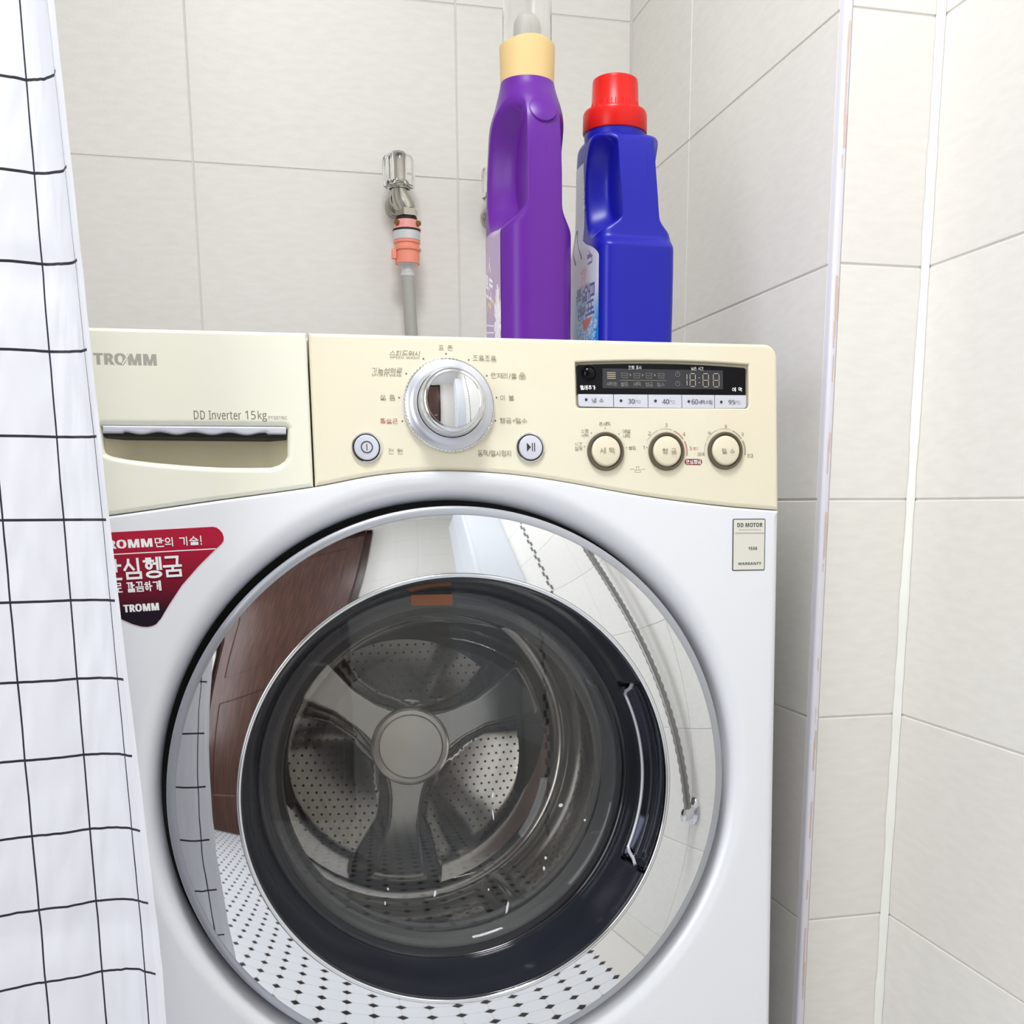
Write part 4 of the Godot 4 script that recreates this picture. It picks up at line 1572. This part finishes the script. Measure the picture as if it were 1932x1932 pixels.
func drum_back(a: float, r: float) -> Array:
	var best := 0.0
	for k in 3:
		var d := wrapf(a - deg_to_rad(-97.0 + 120.0 * k), -PI, PI)
		if absf(d) > PI / 2:
			continue
		var off := absf(r * sin(d))
		var half := 0.026 + 0.30 * maxf(0.0, r - 0.11) + 0.35 * maxf(0.0, 0.075 - r)
		best = maxf(best, 1.0 - smoothstep(half * 0.75, half * 1.3, off))
	return [best, lerpf(-0.424 - 0.30 * maxf(0.0, minf(r, 0.17) - 0.06) + 0.30 * maxf(0.0, r - 0.185), -0.404, best * smoothstep(0.206, 0.185, r))]


func make_drum(root: Node3D) -> void:
	var gs := Shape.new()
	gs.lathe([Vector2(0.2010, -0.0730), Vector2(0.1965, -0.0790), Vector2(0.1900, -0.0950), Vector2(0.1800, -0.1040), Vector2(0.1740, -0.1000), Vector2(0.1720, -0.1060), Vector2(0.1760, -0.1200), Vector2(0.1900, -0.1350), Vector2(0.2200, -0.1420)], 96)
	part(root, "door_gasket", gs, M.gasket, FX)
	var cy := Shape.new()
	var prof: Array = [Vector2(0.2100, -0.1330), Vector2(0.2180, -0.1360), Vector2(0.2260, -0.1420), Vector2(0.2300, -0.1500), Vector2(0.2300, -0.1600), Vector2(0.2280, -0.1630), Vector2(0.2280, -0.3700)]
	prof = prof.map(func(p): return p)
	for i in 8:
		var a := PI / 2 * i / 7
		prof.append(Vector2(0.206 + 0.022 * cos(a), -0.406 - 0.022 * sin(a)))
	var back_prof: Array = []
	for i in prof.size():
		back_prof.append(prof[i])
	cy.lathe(back_prof, 120)
	var drum := part(root, "drum", cy, M.steel, DX)
	var rows: Array = []
	for j in 30:
		var r := lerpf(0.207, 0.03, j / 29.0)
		var ring := PackedVector3Array()
		for i in 240:
			var a := TAU * i / 240
			ring.append(Vector3(cos(a) * r, sin(a) * r, drum_back(a, r)[1]))
		rows.append(ring)
	var bs := Shape.new()
	bs.grid(rows, true, Vector3(0, 0, 1))
	part(drum, "drum_back", bs, M.steel)
	var hb := Shape.new()
	hb.lathe([Vector2(0.0535, -0.430), Vector2(0.0535, -0.404), Vector2(0.0520, -0.400), Vector2(0.0490, -0.3985), Vector2(0.0440, -0.3980), Vector2(0.0432, -0.3995), Vector2(0.0420, -0.3980), Vector2(0.0, -0.3960)], 64, false, 20.0)
	part(drum, "drum_hub", hb, M.hub)
	for k in 3:
		var a0 := deg_to_rad(178.0 + 120.0 * k)
		var pr: Array = []
		for j in 19:
			var t := j / 18.0
			var ring := PackedVector3Array()
			for i in 15:
				var q := lerpf(-1.0, 1.0, i / 14.0)
				var lift := 0.042 * pow(sin(PI * clampf(t, 0.02, 0.98)), 0.35) * pow(cos(q * PI / 2), 0.7) - 0.002
				var a := a0 + q * 0.13
				ring.append(Vector3(cos(a) * (0.228 - lift), sin(a) * (0.228 - lift), lerpf(-0.168, -0.392, t)))
			pr.append(ring)
		var ps := Shape.new()
		ps.grid(pr, false, Vector3(-cos(a0), -sin(a0), 0))
		part(drum, "paddle", ps, M.steel)
	var spots: Array = []
	for j in 17:
		for i in 96:
			var a := TAU * (i + 0.5 * (j % 2)) / 96
			var near := false
			for k in 3:
				if absf(wrapf(a - deg_to_rad(178.0 + 120.0 * k), -PI, PI)) < 0.15:
					near = true
			if not near:
				var b := Basis(Vector3(-sin(a), cos(a), 0), Vector3(0, 0, 1), Vector3(-cos(a), -sin(a), 0))
				spots.append(Transform3D(b, Vector3(cos(a) * 0.2276, sin(a) * 0.2276, -0.172 - 0.0118 * j)))
	for iy in range(-17, 18):
		for ix in range(-17, 18):
			var p := Vector2(ix * 0.0115 + (0.00575 if iy % 2 != 0 else 0.0), iy * 0.0105)
			var r := p.length()
			if r < 0.07 or r > 0.185:
				continue
			var g := drum_back(p.angle(), r)
			if g[0] < 0.02:
				spots.append(Transform3D(Basis(), Vector3(p.x, p.y, g[1] + 0.0005)))
	var hd := Shape.new()
	hd.disc(Vector2.ZERO, 0.0018, 0.0, 10)
	var mm := MultiMesh.new()
	mm.transform_format = MultiMesh.TRANSFORM_3D
	mm.mesh = hd.mesh()
	mm.instance_count = spots.size()
	for i in spots.size():
		mm.set_instance_transform(i, spots[i])
	var mi := MultiMeshInstance3D.new()
	mi.name = "drum_hole"
	mi.multimesh = mm
	mi.material_override = M.drum_hole
	mi.set_meta("kind", "stuff")
	drum.add_child(mi, true)
	var tub := Shape.new()
	tub.lathe([Vector2(0.262, -0.10), Vector2(0.262, -0.45), Vector2(0.0, -0.46)], 48)
	part(root, "tub", tub, M.matte_black, FX)


func make_stickers(root: Node3D) -> void:
	var o := PackedVector2Array([Vector2(-0.3345, 0.2574), Vector2(-0.3345, 0.2000), Vector2(-0.3290, 0.1915), Vector2(-0.3180, 0.1842), Vector2(-0.3067, 0.1784), Vector2(-0.3009, 0.1754), Vector2(-0.2931, 0.1729), Vector2(-0.2874, 0.1724), Vector2(-0.2836, 0.1732), Vector2(-0.2800, 0.1748), Vector2(-0.2754, 0.1800), Vector2(-0.2674, 0.1926), Vector2(-0.2554, 0.2098), Vector2(-0.2399, 0.2268), Vector2(-0.2244, 0.2417), Vector2(-0.2183, 0.2469), Vector2(-0.2160, 0.2500), Vector2(-0.2157, 0.2535), Vector2(-0.2168, 0.2572), Vector2(-0.2190, 0.2600), Vector2(-0.2215, 0.2620), Vector2(-0.2250, 0.2628)])
	var e := Shape.new()
	e.slab(Shape.inset(o, -0.0007), 0.0, 0.0003)
	var st := part(root, "rinse_sticker", e, M.sticker_edge, FX)
	st.set_meta("label", "crimson and black sticker with white lettering")
	var f := Shape.new()
	var grad := func(p: Vector2) -> Color:
		var t := clampf((p.y - 0.186) / 0.062, 0.0, 1.0)
		return Color(0.012, 0.008, 0.016).lerp(Color(0.42, 0.016, 0.045), t)
	# cut into strips so that the printed gradient has points to run over
	for k in 18:
		var y0 := 0.172 + 0.0052 * k
		for q in Geometry2D.intersect_polygons(o, PackedVector2Array([Vector2(-1, y0), Vector2(1, y0), Vector2(1, y0 + 0.0052), Vector2(-1, y0 + 0.0052)])):
			f.cap(q, 0.0005, Vector3(0, 0, 1), Color.WHITE, grad)
	part(st, "sticker_print", f, M.print)
	print_on(st, [
		["TROMM", "white", "lbh", -0.3019, 0.2481, 0.0456, 0.0078],
		["만의 기술!", "white", "kb", -0.2562, 0.2498, 0.0410, 0.0083],
		["안심헹굼", "white", "kb", -0.2886, 0.2260, 0.0689, 0.0192],
		["로 깔끔하게", "white", "kb", -0.2940, 0.2092, 0.0413, 0.0093],
		["TROMM", "white", "lbh", -0.2921, 0.1903, 0.0304, 0.0070],
	], 0.00062, 0.045)
	var ln := Shape.new()
	ln.ribbon(PackedVector2Array([Vector2(-0.3338, 0.2378), Vector2(-0.2238, 0.2428)]), 0.0009, 0.00062)
	part(st, "lettering", ln, M.ink_white)
	var wo := rounded(0.2904, 0.2142, 0.3268, 0.2672, 0.0016, 4)
	var ws := Shape.new()
	ws.slab(wo, 0.0, 0.0003)
	var wt := part(root, "warranty_sticker", ws, M.ink_dark, FX)
	wt.set_meta("label", "cream warranty sticker with a black border")
	var wf := Shape.new()
	wf.cap(Shape.inset(wo, 0.0009), 0.0006, Vector3(0, 0, 1))
	part(wt, "sticker_print", wf, M.paper)
	print_on(wt, [
		["DD MOTOR", "dark", "lb", 0.3094, 0.2609, 0.0281, 0.0043],
		["(Direct Drive Motor)", "dim", "l", 0.3094, 0.2560, 0.0242, 0.0017],
		["YEAR", "dark", "lb", 0.3130, 0.2369, 0.0100, 0.0033],
		["WARRANTY", "dark", "lb", 0.3097, 0.2214, 0.0260, 0.0028],
	], 0.0007)
	var wl := Shape.new()
	wl.ribbon(PackedVector2Array([Vector2(0.2932, 0.2527), Vector2(0.3250, 0.2525)]), 0.0005, 0.0009)
	part(wt, "lettering", wl, M.ink_dim)


# ---------- bottles, tap and hose ----------
# one level of a bottle: a rounded box 2a wide and 2b deep
func level(a: float, b: float, n: float, y: float, seg: int, zc := 0.0) -> PackedVector3Array:
	var fine := PackedVector2Array()
	var run := PackedFloat32Array([0.0])
	var m := 160
	for i in m + 1:
		var t := TAU * i / m
		var c := cos(t)
		var s := sin(t)
		fine.append(Vector2(a * signf(c) * pow(absf(c), 2.0 / n), b * signf(s) * pow(absf(s), 2.0 / n)))
		if i > 0:
			run.append(run[i - 1] + fine[i].distance_to(fine[i - 1]))
	var ring := PackedVector3Array()
	var k := 0
	for i in seg:
		var d := run[m] * i / seg
		while k < m - 1 and run[k + 1] < d:
			k += 1
		var p := fine[k].lerp(fine[k + 1], clampf((d - run[k]) / maxf(run[k + 1] - run[k], 1e-9), 0.0, 1.0))
		ring.append(Vector3(p.x, y, zc + p.y))
	return ring


func curve(t: Array, y: float) -> float:
	for i in range(0, t.size() - 2, 2):
		if y <= t[i + 2]:
			var k := clampf((y - t[i]) / (t[i + 2] - t[i]), 0.0, 1.0)
			var p0: float = t[maxi(i - 2, 0) + 1]
			var p3: float = t[mini(i + 4, t.size() - 2) + 1]
			var p1: float = t[i + 1]
			var p2: float = t[i + 3]
			var x0: float = t[maxi(i - 2, 0)]
			var x3: float = t[mini(i + 4, t.size() - 2)]
			var m1: float = (p2 - p0) / maxf(t[i + 2] - x0, 1e-5) * (t[i + 2] - t[i])
			var m2: float = (p3 - p1) / maxf(x3 - t[i], 1e-5) * (t[i + 2] - t[i])
			var k2 := k * k
			var k3 := k2 * k
			return (2 * k3 - 3 * k2 + 1) * p1 + (k3 - 2 * k2 + k) * m1 + (-2 * k3 + 3 * k2) * p2 + (k3 - k2) * m2
	return t[-1]


func bottle_rows(a: Array, b: Array, n: Array, top: float, count: int, seg: int, dent: Callable, zc: Array = []) -> Array:
	var rows: Array = []
	for j in count:
		var y := top * j / (count - 1)
		var ring := level(curve(a, y), curve(b, y), curve(n, y), y, seg, curve(zc, y) if zc.size() else 0.0)
		for i in seg:
			ring[i] = dent.call(ring[i])
		rows.append(ring)
	return rows


func label_patch(rows: Array, i0: int, i1: int, j0: int, j1: int, off: float, from = null) -> Array:
	var out: Array = []
	var seg: int = rows[0].size()
	for j in range(j0, j1 + 1):
		var r := PackedVector3Array()
		var first: float = float(i0) if from == null else from.call(j)
		for k in i1 - i0 + 1:
			var f := lerpf(first, i1, float(k) / (i1 - i0))
			var i := int(f)
			var p: Vector3 = rows[j][i % seg].lerp(rows[j][(i + 1) % seg], f - i)
			var t: Vector3 = rows[j][(i + 1) % seg] - rows[j][(i - 1 + seg) % seg]
			var u: Vector3 = rows[mini(j + 1, rows.size() - 1)][i % seg] - rows[maxi(j - 1, 0)][i % seg]
			r.append(p + u.cross(t).normalized() * off)
		out.append(r)
	return out


func draw_line(im: Image, pts: PackedVector2Array, r: int, c: Color) -> void:
	for i in pts.size() - 1:
		var n := int(pts[i].distance_to(pts[i + 1])) + 1
		for k in n + 1:
			var p := pts[i].lerp(pts[i + 1], float(k) / n)
			im.fill_rect(Rect2i(int(p.x) - r, int(p.y) - r, 2 * r + 1, 2 * r + 1), c)


func draw_text(im: Image, t: String, x: float, y: float, w: float, h: float, r: int, c: Color, slant := 0.0) -> void:
	var got := korean(t)
	var total: float = got[1]
	for p in got[0]:
		var q := PackedVector2Array()
		for a in p:
			q.append(Vector2(x + a.x / total * w, y + (1.0 - a.y) * h + slant * (a.x / total - 0.5) * w))
		draw_line(im, q, r, c)


func make_softener(at: Vector3, yaw: float) -> void:
	var o := thing("fabric_softener_bottle", "purple softener bottle with cream collar and clear cap, left of the blue bottle", "bottle", at, yaw)
	var a := [0.0, 0.0392, 0.004, 0.0420, 0.05, 0.0428, 0.12, 0.0428, 0.16, 0.0424, 0.22, 0.0408, 0.245, 0.0395, 0.262, 0.0345, 0.278, 0.0305, 0.287, 0.0288]
	var b := [0.0, 0.052, 0.004, 0.056, 0.05, 0.057, 0.13, 0.057, 0.2, 0.056, 0.24, 0.052, 0.262, 0.043, 0.278, 0.033, 0.287, 0.0288]
	var n := [0.0, 3.0, 0.12, 3.0, 0.2, 2.8, 0.25, 2.3, 0.287, 2.0]
	var dent := func(p: Vector3) -> Vector3:
		var mid := 0.197 + (p.z - 0.03) * 0.30
		var hh := 0.067
		var d := Vector2((p.z - 0.034) / 0.048, (p.y - mid) / hh).length()
		var k := 1.0 - smoothstep(0.62, 1.05, d)
		if p.z > 0.034:
			k = maxf(k, 1.0 - smoothstep(0.66, 1.04, absf(p.y - mid) / hh))
		if p.x < -0.0135:
			return Vector3(lerpf(p.x, -0.0135, k * 0.97), p.y, p.z)
		if p.x > 0.024:
			return Vector3(lerpf(p.x, 0.024, k * 0.9), p.y, p.z)
		return p
	var rows := bottle_rows(a, b, n, 0.287, 160, 160, dent)
	var s := Shape.new()
	s.grid(rows, true)
	s.fan(rows[0], Vector3(0, -1, 0))
	s.fan(rows[-1], Vector3(0, 1, 0))
	var body := part(o, "bottle_body", s, M.purple)
	var im := Image.create(384, 512, false, Image.FORMAT_RGB8)
	im.fill(c8(176, 152, 184))
	var rng := RandomNumberGenerator.new()
	rng.seed = 3
	for k in 260:      # a white flower towards the near edge
		var an := rng.randf() * TAU
		var ra := rng.randf_range(20, 120)
		var c := Vector2(40, 400)
		draw_line(im, PackedVector2Array([c, c + Vector2(cos(an) * ra * 0.55, sin(an) * ra * 1.3)]), 2, c8(232, 226, 232) if k % 4 else c8(220, 204, 222))
	draw_line(im, PackedVector2Array([Vector2(40, 250), Vector2(30, 330), Vector2(60, 380)]), 6, c8(236, 232, 206))
	draw_text(im, "코튼", 120, 190, 220, 90, 5, c8(244, 242, 246), -0.3)
	draw_text(im, "시", 170, 90, 120, 80, 4, c8(240, 214, 214), -0.2)
	draw_line(im, PackedVector2Array([Vector2(110, 320), Vector2(150, 290), Vector2(180, 330), Vector2(240, 300), Vector2(290, 340)]), 5, c8(226, 198, 128))
	draw_line(im, PackedVector2Array([Vector2(190, 290), Vector2(200, 370)]), 4, c8(226, 198, 128))
	draw_line(im, PackedVector2Array([Vector2(110, 420), Vector2(330, 390)]), 2, c8(240, 238, 242))
	draw_line(im, PackedVector2Array([Vector2(110, 450), Vector2(330, 425)]), 2, c8(240, 238, 242))
	var lm := mat(Color.WHITE, 0.3)
	lm.albedo_texture = ImageTexture.create_from_image(im)
	var ls := Shape.new()
	ls.grid(label_patch(rows, 63, 97, 8, 74, 0.0005), false, Vector3(-1, 0, 0))
	part(body, "bottle_label", ls, lm)
	var thumb := Shape.new()
	thumb.xf = Transform3D(Basis(Vector3.RIGHT, -0.42) , Vector3(0.0045, 0.249, 0.0494))
	thumb.lathe([Vector2(0.0150, -0.0030), Vector2(0.0146, -0.0004), Vector2(0.0136, 0.0002), Vector2(0.0, 0.0002)], 40)
	part(body, "thumb_disc", thumb, M.purple)
	var seam := Shape.new()
	seam.tube(PackedVector3Array([Vector3(0.0065, 0.205, 0.0556), Vector3(0.0055, 0.235, 0.0530), Vector3(0.003, 0.262, 0.0428)]), 0.0005, 8)
	part(body, "mould_seam", seam, M.purple)
	var col := Shape.new()
	var cr: Array = []
	for j in 14:
		var ring := PackedVector3Array()
		for i in 96:
			var t := TAU * i / 96
			var top := 0.3225 + 0.0040 * pow(0.5 + 0.5 * cos(2.0 * (t - PI / 2)), 1.6)
			var k := j / 9.0 if j < 10 else 1.0
			var r := lerpf(0.0288, 0.0300, k)
			if j >= 10:
				r -= 0.0016 * (j - 9) / 4.0
			ring.append(Vector3(cos(t) * r, lerpf(0.2855, top, minf(k, 1.0)) - (0.02 * maxf(0.0, j - 11) / 2.0), sin(t) * r))
		cr.append(ring)
	col.grid(cr, true)
	var cap := part(o, "cap_collar", col, M.collar)
	var cup := Shape.new()
	cup.lathe([Vector2(0.0246, 0.2900), Vector2(0.0264, 0.2900), Vector2(0.0262, 0.350), Vector2(0.0259, 0.384), Vector2(0.0250, 0.388), Vector2(0.0, 0.3885)], 64, true)
	cup.lathe([Vector2(0.0, 0.3868), Vector2(0.0238, 0.3862), Vector2(0.0242, 0.382), Vector2(0.0246, 0.2900)], 64, true)
	part(cap, "measuring_cup", cup, M.acrylic)
	var sp := Shape.new()
	var pr: Array = [Vector2(0.0170, 0.288), Vector2(0.0158, 0.300), Vector2(0.0150, 0.338)]
	for i in 9:
		var t := PI / 2 * i / 8
		pr.append(Vector2(0.0148 * cos(t), 0.342 + 0.0150 * sin(t)))
	sp.lathe(pr, 48, true)
	part(cap, "spout", sp, M.frosted)


func make_detergent(at: Vector3, yaw: float) -> void:
	var o := thing("detergent_bottle", "blue detergent bottle with red cap, right of the purple bottle", "bottle", at, yaw)
	var a := [0.0, 0.0425, 0.004, 0.0445, 0.03, 0.0450, 0.115, 0.0450, 0.125, 0.0448, 0.136, 0.0435, 0.155, 0.0415, 0.19, 0.0402, 0.230, 0.0396, 0.2365, 0.0384, 0.2400, 0.0350]
	var b := [0.0, 0.060, 0.004, 0.063, 0.03, 0.064, 0.115, 0.064, 0.123, 0.0635, 0.132, 0.0615, 0.15, 0.0595, 0.19, 0.056, 0.230, 0.050, 0.2365, 0.046, 0.2400, 0.038]
	var n := [0.0, 6.5, 0.12, 6.5, 0.15, 5.0, 0.24, 4.0]
	var dent := func(p: Vector3) -> Vector3:
		var mid := 0.184 + (p.z - 0.03) * 0.22
		var hh := 0.053
		var d := Vector2((p.z - 0.042) / 0.034, (p.y - mid) / hh).length()
		var k := 1.0 - smoothstep(0.66, 1.04, d)
		if p.z > 0.042:
			k = maxf(k, 1.0 - smoothstep(0.70, 1.03, absf(p.y - mid) / hh))
		var q := p
		if p.z > 0.0:
			q.z -= 0.006 * smoothstep(0.118, 0.130, p.y)
		if p.x < -0.016:
			q.x = lerpf(p.x, -0.016, k * 0.97)
		elif p.x > 0.026:
			q.x = lerpf(p.x, 0.026, k * 0.8)
		q.x -= 0.0040 * smoothstep(0.125, 0.235, p.y)
		return q
	var rows := bottle_rows(a, b, n, 0.2400, 170, 200, dent)
	var s := Shape.new()
	s.grid(rows, true)
	s.fan(rows[0], Vector3(0, -1, 0))
	s.fan(rows[-1], Vector3(0, 1, 0))
	var body := part(o, "bottle_body", s, M.blue)
	var nk := Shape.new()
	nk.xf = Transform3D(Basis(), Vector3(-0.010, -0.0135, 0.004))
	nk.lathe([Vector2(0.0335, 0.2470), Vector2(0.0338, 0.2530), Vector2(0.0340, 0.2580), Vector2(0.0330, 0.2630)], 64, true)
	part(body, "bottle_neck", nk, M.blue)
	var im := Image.create(384, 768, false, Image.FORMAT_RGB8)
	im.fill(c8(216, 218, 226))
	for y in range(500, 768):        # printed splash: white fading into cyan at the foot
		for x in 384:
			var w := clampf((y - 520 - 60.0 * sin(x * 0.02)) / 160.0, 0.0, 1.0) * clampf((330.0 - x) / 150.0, 0.0, 1.0)
			im.set_pixel(x, y, c8(216, 218, 226).lerp(c8(30, 138, 212), w))
	var rng := RandomNumberGenerator.new()
	rng.seed = 9
	for k in 150:
		var c := Vector2(rng.randf_range(20, 260), rng.randf_range(600, 760))
		var r := rng.randf_range(2, 12)
		var p := PackedVector2Array()
		for i in 13:
			p.append(c + Vector2(cos(TAU * i / 12), sin(TAU * i / 12)) * r)
		draw_line(im, p, 1, c8(206, 226, 242))
	var loop := PackedVector2Array()
	for i in 30:
		var t := PI * 0.8 + TAU * 0.72 * i / 29.0
		loop.append(Vector2(240 + cos(t) * 60, 330 + sin(t) * 80))
	draw_line(im, loop, 7, c8(62, 58, 108))
	draw_text(im, "는", 60, 370, 60, 50, 4, c8(90, 90, 150))
	draw_text(im, "효", 120, 430, 110, 70, 5, c8(224, 170, 176))
	draw_text(im, "때얼룩", 40, 505, 230, 56, 5, c8(58, 66, 150))
	draw_text(im, "표백", 40, 575, 210, 52, 5, c8(58, 66, 150))
	for k in 44:
		draw_line(im, PackedVector2Array([Vector2(60 + k * 1.4, 640 + k * 0.9), Vector2(190 - k * 0.6, 640 + k * 0.9)]), 1, c8(214, 66, 62))
	var lm := mat(Color.WHITE, 0.3)
	lm.albedo_texture = ImageTexture.create_from_image(im)
	var ls := Shape.new()
	var seg_from := func(j: int) -> float: return lerpf(74.0, 101.0, smoothstep(0.108, 0.142, j * 0.24 / 169.0))
	ls.grid(label_patch(rows, 74, 126, 10, 152, 0.0005, seg_from), false, Vector3(-1, 0, 0))
	part(body, "bottle_label", ls, lm)
	var seam := Shape.new()
	seam.tube(PackedVector3Array([Vector3(0.0105, 0.230, 0.0436), Vector3(0.0125, 0.210, 0.0472), Vector3(0.0135, 0.190, 0.0498)]), 0.0005, 8)
	part(body, "mould_seam", seam, M.blue)
	var cap := Shape.new()
	cap.xf = Transform3D(Basis(), Vector3(-0.010, -0.0135, 0.004))
	cap.lathe([Vector2(0.0335, 0.2585), Vector2(0.0350, 0.2588), Vector2(0.0356, 0.2600), Vector2(0.0354, 0.2770), Vector2(0.0347, 0.2795), Vector2(0.0340, 0.2806), Vector2(0.0268, 0.2812), Vector2(0.0262, 0.2820), Vector2(0.0251, 0.3105), Vector2(0.0245, 0.3130), Vector2(0.0228, 0.3143), Vector2(0.0, 0.3147)], 80, true)
	var cp := part(o, "bottle_cap", cap, M.red)
	for i in 40:
		if i % 4 == 3:
			continue
		var rb := Shape.new()
		var t := TAU * i / 40
		rb.xf = Transform3D(Basis(Vector3.UP, -t), Vector3(-0.010 + cos(t) * 0.0262, -0.0135, 0.004 + sin(t) * 0.0262))
		rb.tube(PackedVector3Array([Vector3(0, 0.2815, 0), Vector3(-0.0004, 0.2890, 0)]), 0.0005, 6)
		part(cp, "cap_rib", rb, M.red)


func make_tap(called: String, label: String, at: Vector3) -> void:
	var o := thing(called, label, "tap", at)
	if called != "water_tap":
		o.set_meta("group", "taps on the back wall")
	else:
		o.set_meta("group", "taps on the back wall")
	var z := 0.052
	var b := Shape.new()
	b.xf = Transform3D(Basis(Vector3(1, 0, 0), Vector3(0, 1, 0), Vector3(0, 0, 1)), Vector3(0, -0.047, 0))
	b.lathe([Vector2(0.0165, 0.0), Vector2(0.0165, 0.003), Vector2(0.014, 0.007), Vector2(0.0115, 0.009), Vector2(0.0115, 0.030), Vector2(0.013, 0.033), Vector2(0.013, 0.052)], 40)
	b.xf = Transform3D()
	b.tube(PackedVector3Array([Vector3(0, -0.030, z), Vector3(0.0005, -0.038, z), Vector3(0.002, -0.045, z), Vector3(0.005, -0.052, z + 0.001), Vector3(0.008, -0.058, z + 0.002), Vector3(0.0095, -0.063, z + 0.002)]), [0.0125, 0.0125, 0.0145, 0.0160, 0.0160, 0.0152], 32)
	var body := part(o, "tap_body", b, M.tap)
	var nut := Shape.new()
	var hex := PackedVector2Array()
	for i in 6:
		hex.append(Vector2.from_angle(TAU * i / 6 + 0.2) * 0.0175)
	nut.xf = Transform3D(Basis(Vector3(1, 0, 0), Vector3(0, 0, -1), Vector3(0, 1, 0)), Vector3(0.0098, -0.0725, z + 0.002))
	nut.slab(hex, 0.0, 0.0105, 0.001)
	part(body, "tap_nut", nut, M.tap)
	var st := Shape.new()
	st.xf = Transform3D(Basis(), Vector3(0, 0, z))
	st.lathe([Vector2(0.0145, -0.0335), Vector2(0.0150, -0.0300), Vector2(0.0140, -0.0265), Vector2(0.0085, -0.0250), Vector2(0.0080, 0.0000), Vector2(0.0095, 0.0100), Vector2(0.0095, 0.0125), Vector2(0.0, 0.0130)], 32, true)
	part(body, "tap_stem", st, M.tap)
	var rows: Array = []
	for p in [[0.0225, -0.0300], [0.0232, -0.0270], [0.0235, -0.0150], [0.0235, 0.0], [0.0228, 0.0080], [0.0205, 0.0125], [0.0165, 0.0148], [0.0125, 0.0155]]:
		var ring := PackedVector3Array()
		for i in 96:
			var t := TAU * i / 96
			var r: float = p[0] * (1.0 + 0.045 * cos(8.0 * t))
			ring.append(Vector3(cos(t) * r, p[1], z + sin(t) * r))
		rows.append(ring)
	for p in [[0.0100, 0.0150], [0.0100, -0.020], [0.0125, -0.0240], [0.0165, -0.0290]]:
		var ring := PackedVector3Array()
		for i in 96:
			var t := TAU * i / 96
			ring.append(Vector3(cos(t) * p[0], p[1], z + sin(t) * p[0]))
		rows.append(ring)
	rows.append(rows[0])
	var h := Shape.new()
	h.grid(rows, true)
	part(o, "tap_handle", h, M.acrylic)
	var cp := Shape.new()
	cp.xf = Transform3D(Basis(), Vector3(0, 0, z))
	cp.lathe([Vector2(0.0128, 0.0130), Vector2(0.0132, 0.0160), Vector2(0.0110, 0.0185), Vector2(0.0, 0.0195)], 32, true)
	part(o, "handle_cap", cp, M.tap)


func make_hose() -> void:
	var at := Vector3(-0.3855 + 0.0098, -0.0725, 0.054)
	var o := thing("inlet_hose", "grey washer hose with coral quick connector below the chrome tap", "hose", at)
	var ring := Shape.new()
	ring.lathe([Vector2(0.0, -0.0005), Vector2(0.0150, -0.0005), Vector2(0.0162, -0.0020), Vector2(0.0162, -0.0055), Vector2(0.0150, -0.0065)], 40, true)
	ring.lathe([Vector2(0.0210, -0.0195), Vector2(0.0210, -0.0215)], 40, true)
	part(o, "rubber_ring", ring, M.matte_black)
	var cl := Shape.new()
	cl.lathe([Vector2(0.0150, -0.0180), Vector2(0.0215, -0.0190), Vector2(0.0215, -0.0172), Vector2(0.0188, -0.0162), Vector2(0.0180, -0.0060), Vector2(0.0150, -0.0058)], 48, true)
	part(o, "clamp_collar", cl, M.pink)
	for x in [-1, 1]:
		var sc := Shape.new()
		sc.xf = Transform3D(Basis(Vector3.UP, 0.62 * x), Vector3(0.0165 * x, -0.0112, 0.0125))
		sc.lathe([Vector2(0.0040, -0.004), Vector2(0.0040, 0.0015), Vector2(0.0030, 0.0028), Vector2(0.0, 0.0032)], 20)
		part(o, "clamp_screw", sc, M.brass)
	var wb := Shape.new()
	wb.lathe([Vector2(0.0150, -0.0345), Vector2(0.0205, -0.0345), Vector2(0.0205, -0.0215), Vector2(0.0150, -0.0210)], 48, true)
	part(o, "white_band", wb, M.ferrule)
	var cn := Shape.new()
	cn.lathe([Vector2(0.0120, -0.0685), Vector2(0.0188, -0.0680), Vector2(0.0190, -0.0500), Vector2(0.0212, -0.0490), Vector2(0.0214, -0.0465), Vector2(0.0190, -0.0455), Vector2(0.0186, -0.0395), Vector2(0.0204, -0.0385), Vector2(0.0206, -0.0350), Vector2(0.0150, -0.0342)], 56, true)
	cn.xf = Transform3D(Basis(), Vector3(-0.0205, -0.0625, 0.006))
	cn.slab(rounded(-0.004, 0.0, 0.003, 0.0145, 0.0015, 3), -0.004, 0.004, 0.001)
	part(o, "coral_connector", cn, M.coral)
	var fe := Shape.new()
	fe.lathe([Vector2(0.0100, -0.0860), Vector2(0.0104, -0.0855), Vector2(0.0104, -0.0810), Vector2(0.0096, -0.0800), Vector2(0.0096, -0.0700), Vector2(0.0150, -0.0690), Vector2(0.0160, -0.0675)], 40, true)
	part(o, "ferrule", fe, M.ferrule)
	var path := PackedVector3Array()
	for i in 40:
		var t := i / 39.0
		path.append(Vector3(0.014 * smoothstep(0.0, 1.0, t) + 0.006 * sin(t * PI), -0.080 - 0.62 * t, 0.0 - 0.018 * smoothstep(0.15, 0.5, t)))
	var hs := Shape.new()
	hs.tube(path, 0.0100, 24)
	part(o, "hose_tube", hs, M.hose)
